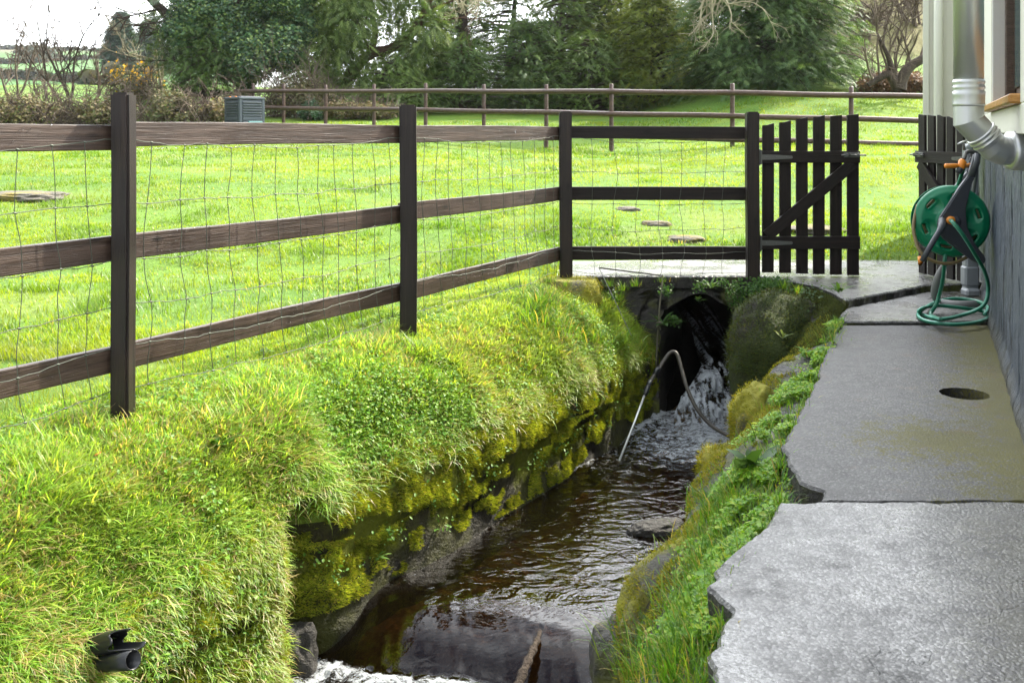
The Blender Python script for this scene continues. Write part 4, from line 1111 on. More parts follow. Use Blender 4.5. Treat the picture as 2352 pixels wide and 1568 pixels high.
rock('wet_rock', (.72, 4.95, -.985), (.15, .07, .065), 15, M['tunnel'], 'low dark rock poking out of the water by the right bank', 'rock', rz=.3)
rock('wet_rock', (-.90, 4.0, -1.10), (.12, .10, .15), 25, M['tunnel'], 'rock under the overhanging grass left of the weir, coloured dark for the recess shade', 'rock')  # shade of the recess is put into this rock's dark colour
rock('mossy_block', (.385, 6.86, -.24), (.235, .2, .29), 41, M['mossrock'], 'square moss covered block under the corner fence post', 'block', flat=.82, amp=.16)
g_ = ground_at(50, 452)
rock('lawn_rock', (g_.x, g_.y, g_.z - .01), (.50, .40, .07), 19, M['drystone'], 'flat mossy brown outcrop in the lawn at the left edge', 'rock', rz=.1)
for (u, v, sx, lab) in ((1442, 482, .12, 'smallest grey stepping stone farthest out on the lawn'), (1507, 514, .13, 'middle grey stepping stone set in the lawn'), (1575, 550, .17, 'largest grey stepping stone nearest the bridge'), (1865, 527, .30, 'long flat stone seen through the closed gate')):
    g_ = ground_at(u, v)
    rock('stepping_stone', (g_.x, g_.y, g_.z - .010), (sx, sx * .85, .042), int(u), M['drystone'], lab, 'stone', group='stepping stones in the lawn', sub=4, amp=.3)
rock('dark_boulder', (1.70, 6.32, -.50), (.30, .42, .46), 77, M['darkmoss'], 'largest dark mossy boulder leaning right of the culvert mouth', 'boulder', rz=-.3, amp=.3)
st = tag(tube('stick', smooth_path([W(1185, 1585, 3.72), W(1205, 1535, 3.80), W(1225, 1490, 3.90), W(1238, 1458, 4.0), W(1246, 1430, 4.08)], 5), [.02 + .004 * math.sin(i * 2.1) - .0006 * i for i in range(21)], M['bark'], None, 10), 'wet dark stick caught on the lip of the weir', 'stick')
def leafobj(u, v, Y, s, seed):
    rg = random.Random(seed); bm = bmesh.new(); n = 14
    top = []
    for i in range(n):
        t = i / n * 2 * PI
        r = s * (1 + .25 * math.cos(2 * t) + rg.uniform(-.08, .08))
        top.append(bm.verts.new((r * math.cos(t), .6 * r * math.sin(t), .25 * s * math.cos(t) ** 2)))
    bm.faces.new(top)
    r = bmesh.ops.extrude_face_region(bm, geom=list(bm.faces)); bmesh.ops.translate(bm, vec=(0, 0, -.001), verts=[g for g in r['geom'] if isinstance(g, bmesh.types.BMVert)])
    p = bank_hit(u, v) + Vector((0, -.01, .02))
    return bmobj('fallen_leaf', bm, M['redleaf'], None, mw=Matrix.Translation(p) @ Matrix.Rotation(rg.uniform(0, 6), 4, 'Z') @ Matrix.Rotation(.5, 4, 'X'))
# ================================================================== grass, moss and small plants
def blades(acc, P, head, L, Wd, lean, curl, col, levels=3, up=None, tipc=1.12):
    n = len(P)
    T = np.array([0, .4, .75, 1.0]) if levels == 3 else (np.array([0, .55, 1.0]) if levels == 2 else np.array([0, 1.0]))
    WW = np.array([1, .85, .55, 0]) if levels == 3 else (np.array([1, .8, 0]) if levels == 2 else np.array([1, 0]))
    hx = np.stack([np.cos(head), np.sin(head), 0 * head], -1)
    if up is None: up = np.tile(np.array([0, 0, 1.0]), (n, 1))
    hx = hx - up * np.sum(hx * up, 1)[:, None]; hx /= np.linalg.norm(hx, axis=1)[:, None] + 1e-9
    sd2 = np.cross(up, hx)
    pos = P.copy(); rows = []; cols = []
    for k in range(len(T)):
        if k:
            th = (lean + curl * (T[k] + T[k - 1]) / 2)[:, None]
            pos = pos + (np.cos(th) * up + np.sin(th) * hx) * (L * (T[k] - T[k - 1]))[:, None]
        c = col * (.9 + (tipc - .9) * T[k])
        if WW[k] > 0:
            off = sd2 * (Wd * WW[k] / 2)[:, None]
            rows += [pos - off, pos + off]; cols += [c, c]
        else:
            rows.append(pos); cols.append(c)
    m = len(rows)
    V = np.stack(rows, 1).reshape(-1, 3); C = np.stack(cols, 1).reshape(-1, 3)
    b = (np.arange(n) * m)[:, None]
    Fs = []
    for k in range(len(T) - 2):
        Fs.append(b + np.array([[2 * k, 2 * k + 1, 2 * k + 3, 2 * k + 2]]))
    k = len(T) - 2
    Fs.append(b + np.array([[2 * k, 2 * k + 1, 2 * k + 2]]))
    acc.add(V, Fs, C)
def leaves(acc, P, nrm, head, L, Wd, col, fold=.15):
    """pointed leaf: six corner outline folded along its rib"""
    n = len(P)
    nrm = nrm / (np.linalg.norm(nrm, axis=1)[:, None] + 1e-9)
    hx = np.stack([np.cos(head), np.sin(head), 0 * head], -1)
    hx = hx - nrm * np.sum(hx * nrm, 1)[:, None]; hx /= np.linalg.norm(hx, axis=1)[:, None] + 1e-9
    sy = np.cross(nrm, hx)
    pts = []
    for x, y, z in ((0, 0, 0), (.35, .5, 1), (.75, .38, .8), (1.0, 0, -.2), (.75, -.38, .8), (.35, -.5, 1)):
        pts.append(P + hx * (L * x)[:, None] + sy * (Wd * y)[:, None] + nrm * (Wd * fold * z)[:, None])
    V = np.stack(pts, 1).reshape(-1, 3)
    b = (np.arange(n) * 6)[:, None]
    acc.add(V, [b + np.array([[0, 1, 2, 3]]), b + np.array([[0, 3, 4, 5]])], np.repeat(col, 6, 0))
def pick(rg, n, pal, wts):
    pal = np.array(pal); i = rg.choice(len(pal), n, p=np.array(wts) / np.sum(wts))
    c = pal[i] * rg.uniform(.8, 1.2, (n, 1)); return c
GREEN = [(.085, .195, .02), (.135, .25, .028), (.20, .285, .04), (.045, .12, .016), (.34, .31, .15)]
# ---- lawn
def lawn():
    rg = np.random.default_rng(21); acc = Acc()
    N1 = 430000
    Y = np.exp(rg.uniform(math.log(2.9), math.log(23), N1)); a = rg.uniform(-.62, .50, N1); X = a * Y
    s, d = sd(X, Y)
    ok = ((Y < 7.0) & (d < -.12)) | ((Y >= 7.0) & (Y < 7.80) & (X < .36)) | (Y >= 7.80)
    ok &= ~((X > wallx(Y) - .05)) & ~((Y > 8.2) & (X > wallx(Y) - .38))
    ok &= ~((Y < 8.0) & (Y >= 7.78) & (rg.random(N1) < .5))
    # rough edge by the deck, worn spots
    worn = fbm(X * 1.6, Y * 1.6, 0, 15)
    ok &= ~((worn > .565) & (rg.random(N1) < .8))
    X, Y = X[ok], Y[ok]; n = len(X)
    Z = zlawn(X, Y) - .004
    cl = fbm(X * 2.4, Y * 2.4, 0, 25); cl2 = fbm(X * .6, Y * .6, 0, 26); cl3 = fbm(X * 7, Y * 7, 0, 27, 3)
    L = (1 + .45 * sstep(8, 5, Y)) * (.022 + .055 * np.clip(cl3 - .35, 0, 1) + .06 * np.clip(cl - .5, 0, 1) * 2) * rg.uniform(.6, 1.3, n)
    L *= 1 + .02 * np.maximum(Y - 8, 0)
    Wd = np.maximum(.0022, Y * .00085) * rg.uniform(.7, 1.3, n)
    base = pick(rg, n, GREEN, [3, 5, 4, 1.6, .5]) * rg.uniform(.65, 1.3, (n, 1))
    k = np.clip((cl2 - .38) / .24, 0, 1)[:, None]
    base = base * (1 - .55 * k) + np.array([.25, .36, .036]) * .55 * k
    dk = np.clip((cl - .53) / .10, 0, 1)[:, None]; base = base * (1 - .6 * dk) + np.array([.05, .15, .016]) * .6 * dk
    base = base * np.array([1.1, 1.0, .9])
    mossy = np.clip((fbm(X * .9 + 5, Y * .9, 0, 28) - .58) / .08, 0, 1)[:, None]; base = base * (1 - .6 * mossy) + np.array([.22, .27, .03]) * .5 * mossy
    head = rg.uniform(0, 2 * PI, n) * .6 + 4 * fbm(X * 1.2, Y * 1.2, 0, 29)
    P = np.stack([X, Y, Z], -1)
    nr = Y < 9
    for m, lv in ((nr, 2), (~nr, 1)):
        blades(acc, P[m], head[m], L[m], Wd[m], rg.uniform(.05, .6, m.sum()), rg.uniform(.2, 1.1, m.sum()), base[m], lv)
    o = acc.build('lawn_grass', M['grass']); tag(o, 'short bright green lawn grass', 'grass', kind='stuff')
lawn()
def bank_frames(q, t):
    X, Y, Z, s, d = bank_pt(q, t); e = .004
    X1, Y1, Z1, _, _ = bank_pt(q + e, t); X2, Y2, Z2, _, _ = bank_pt(q, t + e)
    A = np.stack([X1 - X, Y1 - Y, Z1 - Z], -1); B = np.stack([X2 - X, Y2 - Y, Z2 - Z], -1)
    nn = np.cross(B, A); nn /= np.linalg.norm(nn, axis=1)[:, None] + 1e-9
    nn *= np.where((nn[:, 2] < -.2), -1, 1)[:, None]
    return np.stack([X, Y, Z], -1), nn, s, d
HN = math.atan2(N[1], N[0])
def bank_grass():
    rg = np.random.default_rng(31); acc = Acc(); lea = Acc(); mo = Acc()
    n0 = 150000; nc = 6500; kb = 34           # single blades and whole tufts
    q = rg.uniform(.10, .995, n0); t = rg.uniform(.03, .52, n0); hd0 = rg.uniform(0, 2 * PI, n0); ts = np.full(n0, .85); tl = rg.uniform(0, .45, n0); tc_ = np.ones(n0)
    qc = np.repeat(rg.uniform(.10, .995, nc), kb); tcn = np.repeat(rg.uniform(.04, .545, nc), kb); sz = np.repeat(rg.uniform(.6, 1.5, nc) ** 1.3, kb)
    ds = rg.normal(0, .015, nc * kb) * sz; dt_ = rg.normal(0, .015, nc * kb) * sz
    q = np.concatenate([q, np.clip(qc + ds / 6.75, .09, .997)]); t = np.concatenate([t, np.clip(tcn + dt_ / 2.05, .02, .575)])
    hv = ds[:, None] * D + dt_[:, None] * N
    hd0 = np.concatenate([hd0, np.arctan2(hv[:, 1], hv[:, 0]) + rg.normal(0, .45, nc * kb)]); ts = np.concatenate([ts, sz])
    tl = np.concatenate([tl, np.hypot(ds, dt_) / (.015 * sz) * .28]); tc_ = np.concatenate([tc_, np.repeat(rg.uniform(.7, 1.3, nc), kb)])
    # below the weir the grass hangs right down the bank
    n2 = 1500; qx = np.repeat(rg.uniform(.28, .475, n2), kb); tx = np.repeat(rg.uniform(.50, .80, n2), kb); sx = np.repeat(rg.uniform(.7, 1.5, n2), kb)
    dsx = rg.normal(0, .016, n2 * kb) * sx; dtx = rg.normal(0, .016, n2 * kb) * sx
    q = np.concatenate([q, qx + dsx / 6.75]); t = np.concatenate([t, tx + dtx / 2.05]); hx_ = dsx[:, None] * D + (dtx + .012)[:, None] * N
    hd0 = np.concatenate([hd0, np.arctan2(hx_[:, 1], hx_[:, 0]) + rg.normal(0, .5, n2 * kb)]); ts = np.concatenate([ts, sx]); tl = np.concatenate([tl, rg.uniform(.1, .7, n2 * kb)]); tc_ = np.concatenate([tc_, np.repeat(rg.uniform(.65, 1.2, n2), kb)])
    P, nn, s, d = bank_frames(q, t)
    vis = (P[:, 1] > 1.9) & (np.abs(P[:, 0] / P[:, 1]) < .62)
    P, nn, s, d, t, hd0, ts, tl, tc_ = [v_[vis] for v_ in (P, nn, s, d, t, hd0, ts, tl, tc_)]
    c1 = fbm(P[:, 0] * 2.2, P[:, 1] * 2.2, P[:, 2] * 2, 35); c2 = fbm(P[:, 0] * 5.5, P[:, 1] * 5.5, 0, 36, 3); c3 = fbm(P[:, 0] * 1.1, P[:, 1] * 1.1, 0, 37)
    broad = sstep(.54, .60, fbm(P[:, 0] * 2.8 + 4, P[:, 1] * 2.8, 0, 38)) 
    tall = sstep(.40, .62, c1) * (1 - .75 * broad)
    keep = rg.random(len(P)) < (.50 + .50 * tall) * (1 - .08 * broad) * (.45 + .55 * sstep(.35, .5, c2))
    # worn moss around the posts
    for p in POSTS[1:3]:
        r = np.hypot(P[:, 0] - p[0][0] - .04, P[:, 1] - p[0][1] + .03); keep &= ~((r < .12) & (rg.random(len(P)) < .8))
    P, nn, s, d, t, c1, c2, c3, tall, hd0, ts, tl, tc_ = [v[keep] for v in (P, nn, s, d, t, c1, c2, c3, tall, hd0, ts, tl, tc_)]
    n = len(P)
    edge = sstep(.40, .52, t); top = 1 - sstep(.10, .2, t)
    L = ts * (.039 + .024 * tall + .012 * edge * (c2 > .45)) * rg.uniform(.55, 1.35, n) * (1 - .55 * top)
    lng = rg.random(n) < .05; L[lng] *= 1.5
    Wd = rg.uniform(.0022, .0055, n) * (1 + .3 * (P[:, 1] > 5))
    col_k = rg.uniform(.55, 1.35, (n, 1))
    head = hd0
    head = np.where(rg.random(n) < .25 * edge + .10, HN + rg.normal(0, 1.0, n), head)
    lean = tl + rg.uniform(0, .3, n) + .25 * edge; curl = rg.uniform(.3, 1.4, n) + .4 * edge
    col = pick(rg, n, [(.14, .34, .04), (.23, .47, .055), (.33, .51, .075), (.42, .47, .12), (.56, .48, .26)], [2.2, 4.2, 3.2, .7, .4])
    col = col * col_k * tc_[:, None] * np.array([1.22, 1.05, 1.22])
    k = sstep(.45, .62, c3)[:, None] * .5; col = col * (1 - k) + np.array([.36, .44, .07]) * k
    dead = ((rg.random(n) < .22) & (fbm(P[:, 0] * 3, P[:, 1] * 3, 0, 40) > .57)) | ((rg.random(n) < .10) & (edge > .8))
    col[dead] = np.array([.50, .40, .18]) * rg.uniform(.6, 1.2, (dead.sum(), 1))
    up = nn * .45 + np.array([0, 0, .75]); up /= np.linalg.norm(up, axis=1)[:, None]
    blades(acc, P, head, L, Wd, lean, curl, col, 3, up)
    # short turf below everything
    n = 170000; q = rg.uniform(.10, .995, n); t = rg.uniform(.0, .56, n)
    P, nn, s, d = bank_frames(q, t)
    col = pick(rg, n, [(.20, .38, .04), (.33, .47, .06), (.45, .48, .09), (.50, .43, .18)], [3, 3, 1.6, .5])
    up = nn * .6 + np.array([0, 0, .5]); up /= np.linalg.norm(up, axis=1)[:, None]
    blades(acc, P, rg.uniform(0, 6.28, n), rg.uniform(.012, .035, n), rg.uniform(.002, .0035, n), rg.uniform(0, .8, n), rg.uniform(0, 1, n), col, 2, up)
    o = acc.build('bank_grass', M['grass']); tag(o, 'long tufted grass on the stream bank', 'grass', kind='stuff')
    # broad leaved ground cover
    n = 110000; q = rg.uniform(.10, .99, n); t = rg.uniform(.06, .52, n); lo_ = q < .475; t[lo_] = rg.uniform(.06, .74, lo_.sum())
    P, nn, s, d = bank_frames(q, t)
    b = fbm(P[:, 0] * 2.8 + 4, P[:, 1] * 2.8, 0, 38); b2 = fbm(P[:, 0] * 8, P[:, 1] * 8, 0, 43, 3)
    keep = (b > .555) & (b2 > .48) & (rg.random(n) < .3) | (b2 > .56) & (rg.random(n) < .14)
    P, nn = P[keep], nn[keep]; n = len(P)
    P = P + nn * rg.uniform(.008, .045, (n, 1))
    nr = nn * .5 + np.array([0, 0, .8]) + rg.normal(0, .38, (n, 3))
    Ls = rg.uniform(.008, .022, n)
    col = pick(rg, n, [(.14, .31, .035), (.22, .40, .05), (.30, .43, .07), (.08, .19, .03)], [3, 3, 2, 1])
    leaves(lea, P, nr, rg.uniform(0, 6.28, n), Ls, Ls * rg.uniform(.5, .8, n), col)
    o = lea.build('clover_leaves', M['broad']); tag(o, 'low broad leaved weeds on the stream bank', 'ground cover', kind='stuff')
    # moss on the wall
    n = 260000; q = rg.uniform(.25, .995, n); t = rg.uniform(.50, .76, n)
    P, nn, s, d = bank_frames(q, t)
    m = fbm(P[:, 0] * 3 + P[:, 1] * 2, P[:, 2] * 5, 0, 47); low = sstep(.75, .62, t)
    m2 = fbm(P[:, 0] * 11 + P[:, 1] * 9, P[:, 2] * 12, 0, 48, 3)
    keep = (m + .20 * low > .46) & (m2 > .40) & (P[:, 2] > -.955)
    P, nn, m2 = P[keep], nn[keep], m2[keep]; n = len(P)
    col = pick(rg, n, [(.20, .25, .018), (.31, .34, .03), (.12, .16, .014), (.38, .34, .05)], [3, 3, 1.5, 1]) * (.62 + 2.6 * (m2[:, None] - .38))
    up = nn + np.array([0, 0, -.25]); up /= np.linalg.norm(up, axis=1)[:, None]
    P = P + nn * (.05 * (m2[:, None] - .36))
    blades(mo, P, rg.uniform(0, 6.28, n), rg.uniform(.008, .022, n), rg.uniform(.003, .006, n), rg.uniform(0, 1.0, n), rg.uniform(.3, 1.5, n), col, 1, up)
    # small ferny weeds rooted in the wall
    n = 110; q = rg.uniform(.35, .97, n); t = rg.uniform(.56, .70, n)
    P, nn, s, d = bank_frames(q, t)
    lw = Acc()
    for p, m in zip(P, nn):
        if p[2] < -.9: continue
        k = rg.integers(4, 13)
        pp = p + m * .01 + rg.normal(0, .022, (k, 3)) + m * rg.uniform(.0, .03, (k, 1))
        Ls = rg.uniform(.009, .024, k)
        leaves(lw, pp, m * .6 + np.array([0, 0, .7]) + rg.normal(0, .3, (k, 3)), rg.uniform(0, 6.28, k), Ls, Ls * .55, pick(rg, k, [(.10, .23, .03), (.15, .29, .04)], [1, 1]))
    tag(lw.build('wall_weeds', M['broad']), 'small leafy weeds rooted in the mossy bank wall', 'weeds', kind='stuff')
    # moss cushions on the right stones, sampled from the mossy boulders
    for o in [ob for ob in bpy.data.objects if ob.name.startswith('mossy_')]:
        me = o.data; nv = len(me.vertices); co = np.empty(nv * 3, np.float32); no = np.empty(nv * 3, np.float32)
        me.vertices.foreach_get('co', co); me.vertices.foreach_get('normal', no)
        R = np.array(o.matrix_basis.to_3x3()); co = co.reshape(-1, 3) @ R.T + np.array(o.matrix_basis.translation); no = no.reshape(-1, 3) @ R.T
        i = rg.integers(0, nv, 9000); p = co[i] + rg.normal(0, .008, (9000, 3)); m = no[i]
        mm = fbm(p[:, 0] * 6, p[:, 1] * 6, p[:, 2] * 6, 55); kp = (m[:, 2] > -.3) & (mm > .44) & (m[:, 1] < .6)
        p, m = p[kp], m[kp]; n = len(p)
        col = pick(rg, n, [(.20, .21, .015), (.30, .28, .025), (.14, .16, .012), (.34, .25, .04)], [3, 3, 1.5, 1])
        blades(mo, p, rg.uniform(0, 6.28, n), rg.uniform(.008, .02, n), rg.uniform(.003, .006, n), rg.uniform(0, .8, n), rg.uniform(.3, 1.2, n), col, 1, m)
    tag(mo.build('moss', M['moss']), 'yellow green moss on the stream walls and stones', 'moss', kind='stuff')
bank_grass()
def rfr(Y, t):
    X, Y0, Z = rbank_pt(Y, t); e = .004
    X1, Y1, Z1 = rbank_pt(Y + e, t); X2, Y2, Z2 = rbank_pt(Y, t + e)
    A = np.stack([X1 - X, Y1 - Y0, Z1 - Z], -1); B = np.stack([X2 - X, Y2 - Y0, Z2 - Z], -1)
    nn = np.cross(A, B); nn /= np.linalg.norm(nn, axis=1)[:, None] + 1e-9
    nn *= np.where(nn[:, 2] < 0, -1, 1)[:, None]
    return np.stack([X, Y0, Z], -1), nn
def right_bank():
    rg = np.random.default_rng(41); lea = Acc(); gr = Acc(); mo = Acc()
    n = 130000; Y = rg.uniform(1.7, 5.55, n); t = rg.beta(1.3, 2.0, n) * (.50 - .12 * sstep(2.6, 3.6, Y)) + .05
    P, nn = rfr(Y, t)
    b = fbm(P[:, 0] * 4, P[:, 1] * 4, P[:, 2] * 3, 61)
    b3 = fbm(P[:, 0] * 13, P[:, 1] * 13, 0, 64, 3)
    keep = (b > .46 + .30 * t) & (b3 > .46) & ((Y > 3.0) | (b > .57)) & (rg.random(n) < .8) & ((Y > 2.0) | (rg.random(n) < .5)); P, nn, Y, t = P[keep], nn[keep], Y[keep], t[keep]; n = len(P)
    P = P + nn * rg.uniform(.005, .04, (n, 1)) + np.array([0, 0, .005])
    Ls = rg.uniform(.006, .014, n) * (1 + 1.0 * (rg.random(n) < .08))
    col = pick(rg, n, [(.15, .33, .02), (.23, .41, .03), (.33, .44, .04), (.09, .22, .02)], [3, 4, 2, 1])
    leaves(lea, P, nn * .3 + np.array([-.1, -.05, .9]) + rg.normal(0, .32, (n, 3)), rg.uniform(0, 6.28, n), Ls, Ls * rg.uniform(.7, 1.0, n), col)
    # leafy growth round the culvert mouth and on the wing wall
    def clump(c, r, n, cols, ls=(.02, .035), nr=(0, -.6, .6)):
        r = np.broadcast_to(np.asarray(r, float), (3,))
        p = np.asarray(c) + np.clip(rg.normal(0, .45, (n, 3)), -1, 1) * r
        L = rg.uniform(*ls, n)
        leaves(lea, p, np.asarray(nr) + rg.normal(0, .35, (n, 3)), rg.uniform(0, 6.28, n), L, L * rg.uniform(.7, 1, n), pick(rg, n, cols, [1] * len(cols)))
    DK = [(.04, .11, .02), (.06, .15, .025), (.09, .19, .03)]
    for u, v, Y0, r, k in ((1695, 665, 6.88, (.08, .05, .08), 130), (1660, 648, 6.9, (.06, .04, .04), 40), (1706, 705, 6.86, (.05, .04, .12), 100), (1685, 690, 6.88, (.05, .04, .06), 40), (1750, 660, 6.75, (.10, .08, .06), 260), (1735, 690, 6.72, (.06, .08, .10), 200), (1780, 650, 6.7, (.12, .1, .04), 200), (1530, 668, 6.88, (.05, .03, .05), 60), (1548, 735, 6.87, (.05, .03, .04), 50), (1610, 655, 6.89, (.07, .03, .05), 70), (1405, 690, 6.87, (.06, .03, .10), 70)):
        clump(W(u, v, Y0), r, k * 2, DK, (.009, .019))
    for u, v, Y0, k in ((1800, 700, 6.4, 120), (1840, 720, 6.2, 120), (1780, 790, 6.2, 140), (1740, 770, 6.3, 120), (1860, 680, 6.35, 90)):
        clump(W(u, v, Y0), (.16, .12, .10), k, [(.08, .14, .06), (.13, .19, .09)], (.012, .022), (-.5, -.6, .6))
    tag(lea.build('creeping_weeds', M['broad']), 'small round leaved weeds along the broken path edge', 'ground cover', kind='stuff')
    # grass tufts
    def tuft(c, k, L, spread=.05, colw=(3, 3, 2, .8), lean=.35, w=(.002, .0042)):
        a = rg.uniform(0, 6.28, k); rr = np.abs(rg.normal(0, spread, k))
        p = np.asarray(c)[None] + np.stack([rr * np.cos(a), rr * np.sin(a), -.01 + 0 * a], -1)
        blades(gr, p, a + rg.normal(0, .8, k), L * rg.uniform(.45, 1.25, k), rg.uniform(*w, k), rg.uniform(0, lean, k) + rr * 2, rg.uniform(.3, 1.5, k), pick(rg, k, [(.08, .20, .02), (.13, .28, .025), (.22, .31, .04), (.40, .32, .10)], colw), 3)
    for i in range(190):
        Y0 = rg.uniform(1.75, 3.6); t0 = rg.uniform(.10, .44)
        p, _ = rfr(np.array([Y0]), np.array([t0])); tuft(p[0], rg.integers(15, 60), rg.uniform(.04, .10))
    for i in range(60):
        Y0 = rg.uniform(3.4, 5.6); t0 = rg.uniform(.05, .35)
        p, _ = rfr(np.array([Y0]), np.array([t0])); tuft(p[0], rg.integers(8, 30), rg.uniform(.04, .09))
    for i in range(90):                     # little tufts and leaves creeping over the path edge
        Y0 = rg.uniform(1.9, 5.5); p, _ = rfr(np.array([Y0]), np.array([.13])); p = p[0] + np.array([.02, 0, .07]); tuft(p, rg.integers(5, 18), rg.uniform(.03, .07), .02, lean=.8)
    for u, v, Y0, L, k in ((1445, 1490, 3.45, .14, 90), (1470, 1470, 3.5, .10, 70), (1420, 1480, 3.62, .10, 60), (1600, 1500, 0, .08, 60), (1560, 1510, 0, .09, 60), (1610, 1560, 0, .08, 80), (1500, 1560, 0, .11, 80), (1450, 1545, 0, .10, 60), (1540, 1560, 0, .10, 90)):
        tuft(rbank_hit(u, v), k, L)
    # long arching tufts on the left by the culvert and under the block
    for u, v, Y0, L, k, sp in ((1240, 690, 6.35, .17, 420, .14), (1215, 720, 6.2, .16, 300, .12), (1290, 745, 6.3, .12, 260, .12), (1200, 660, 6.55, .12, 260, .12), (1430, 765, 6.55, .13, 160, .07), (1465, 790, 6.5, .11, 120, .06), (1375, 770, 6.5, .12, 160, .10), (1490, 820, 6.45, .09, 90, .05), (1335, 760, 6.45, .14, 160, .08)):
        s0, d0 = sd(W(u, v, Y0).x, Y0)
        tuft(bank_hit(u, v + 8), k, L, sp, lean=.6, w=(.003, .006))
    for u, v, Y0, L in ((1400, 650, 6.86, .07), (1430, 660, 6.87, .09), (1460, 650, 6.88, .07), (1520, 640, 6.9, .05), (1420, 680, 6.86, .08), (1800, 655, 6.4, .08), (1830, 665, 6.3, .07), (1760, 640, 6.8, .05), (1262, 640, 6.72, .08), (1300, 650, 6.70, .06)):
        tuft(W(u, v + 4, Y0), 45, L, .025)
    tag(gr.build('bank_grass', M['grass']), 'grass tufts on the right bank and around the culvert', 'grass', kind='stuff')
    # dim moss on the wing wall and the bridge face
    n = 60000; Y = rg.uniform(2.6, 5.9, n); t = rg.uniform(.30, .82, n)
    P, nn = rfr(Y, t); b = fbm(P[:, 0] * 5, P[:, 1] * 5, P[:, 2] * 5, 65)
    kp = b > .45; P, nn = P[kp], nn[kp]; m = len(P)
    blades(mo, P, rg.uniform(0, 6.28, m), rg.uniform(.008, .02, m), rg.uniform(.0035, .006, m), rg.uniform(0, 1, m), rg.uniform(.3, 1.4, m), pick(rg, m, [(.22, .24, .02), (.32, .30, .03), (.14, .17, .015), (.33, .24, .05)], [3, 3, 2, 1]), 1, nn)
    n = 120000; Y = rg.uniform(5.2, 6.98, n); t = rg.uniform(.04, .92, n)
    P, nn = rfr(Y, t); b = fbm(P[:, 0] * 4, P[:, 1] * 4, P[:, 2] * 4, 66)
    kp = b > .36; P, nn = P[kp], nn[kp]; n = len(P)
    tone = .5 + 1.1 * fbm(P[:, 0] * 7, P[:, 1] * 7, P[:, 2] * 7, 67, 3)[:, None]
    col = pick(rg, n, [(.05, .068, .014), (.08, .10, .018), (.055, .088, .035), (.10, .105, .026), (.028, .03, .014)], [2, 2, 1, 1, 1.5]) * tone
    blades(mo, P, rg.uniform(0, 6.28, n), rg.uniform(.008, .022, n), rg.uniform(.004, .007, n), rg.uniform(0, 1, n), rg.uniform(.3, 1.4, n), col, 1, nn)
    o = bpy.data.objects['dark_boulder']; me = o.data; nv = len(me.vertices); co = np.empty(nv * 3, np.float32); no = np.empty(nv * 3, np.float32)
    me.vertices.foreach_get('co', co); me.vertices.foreach_get('normal', no); R = np.array(o.matrix_basis.to_3x3()); co = co.reshape(-1, 3) @ R.T + np.array(o.matrix_basis.translation); no = no.reshape(-1, 3) @ R.T
    i = rg.integers(0, nv, 46000); P = co[i] + rg.normal(0, .010, (46000, 3)); nn = no[i]; b = fbm(P[:, 0] * 5, P[:, 1] * 5, P[:, 2] * 5, 68)
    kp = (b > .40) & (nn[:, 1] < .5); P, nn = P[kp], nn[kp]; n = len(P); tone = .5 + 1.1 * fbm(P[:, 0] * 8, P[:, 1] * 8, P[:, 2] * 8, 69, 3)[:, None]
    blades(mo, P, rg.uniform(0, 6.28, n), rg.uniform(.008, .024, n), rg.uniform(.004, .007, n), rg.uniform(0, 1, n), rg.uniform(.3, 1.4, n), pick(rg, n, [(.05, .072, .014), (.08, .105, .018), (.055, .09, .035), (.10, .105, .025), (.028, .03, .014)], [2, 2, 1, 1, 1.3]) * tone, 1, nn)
    tag(mo.build('moss', M['moss']), 'moss on the right bank stones and the wing wall of the culvert', 'moss', kind='stuff')
right_bank()
# ---- single plants that can be told apart
def rosette(name, c, k, L, wd, label, cat, cols, lean=.9, curl=.5, seed=0, mat='broad', wl=1.0):
    rg = np.random.default_rng(seed); acc = Acc()
    a = np.arange(k) / k * 2 * PI + rg.normal(0, .2, k)
    P = np.tile(np.array(c), (k, 1)).astype(float)
    Ls = L * rg.uniform(.5, 1.2, k); ln = lean * rg.uniform(.35, 1.25, k); P = P + rg.normal(0, L * .12, (k, 3)) * np.array([1, 1, .4])
    T = np.array([0, .25, .5, .75, 1.0]); Wv = np.array([.25, .8, 1.0, .75, .05]) * wd
    hx = np.stack([np.cos(a), np.sin(a), 0 * a], -1); sy = np.stack([-np.sin(a), np.cos(a), 0 * a], -1)
    for i in range(k):
        p = P[i].copy(); rows = []
        for j in range(5):
            if j:
                th = ln[i] + curl * T[j]
                p = p + (hx[i] * math.sin(th) + np.array([0, 0, math.cos(th)])) * Ls[i] * .25
            off = sy[i] * Wv[j] / 2
            rows += [p - off + np.array([0, 0, .15 * Wv[j]]), p, p + off + np.array([0, 0, .15 * Wv[j]])]
        Fq = np.array([[3 * j + m, 3 * j + m + 1, 3 * j + m + 4, 3 * j + m + 3] for j in range(4) for m in (0, 1)])
        acc.add(np.array(rows), Fq, np.array(cols[i % len(cols)]) * rg.uniform(.85, 1.15))
    return tag(acc.build(name, M[mat], smooth=True), label, cat)
rosette('dock_plant', rbank_hit(1735, 1085), 7, .16, .05, 'dark broad leaved dock plant at the path edge above the mossy stone', 'plant', [(.05, .11, .03), (.08, .15, .06)], .5, .8, 3)
rosette('fern', W(1528, 745, 6.86), 9, .13, .028, 'small dark fern growing from the bridge face left of the arch', 'fern', [(.05, .11, .03), (.07, .14, .04)], 1.0, .7, 5)
rosette('wall_plant', W(1632, 662, 6.87), 9, .09, .02, 'small spiky leaved plant on the bridge face above the arch', 'plant', [(.12, .22, .06)], .8, .6, 6)
rosette('wall_plant', W(1605, 690, 6.87), 8, .06, .018, 'lower small leafy plant on the stone just above the arch top', 'plant', [(.10, .20, .05)], .8, .6, 7)
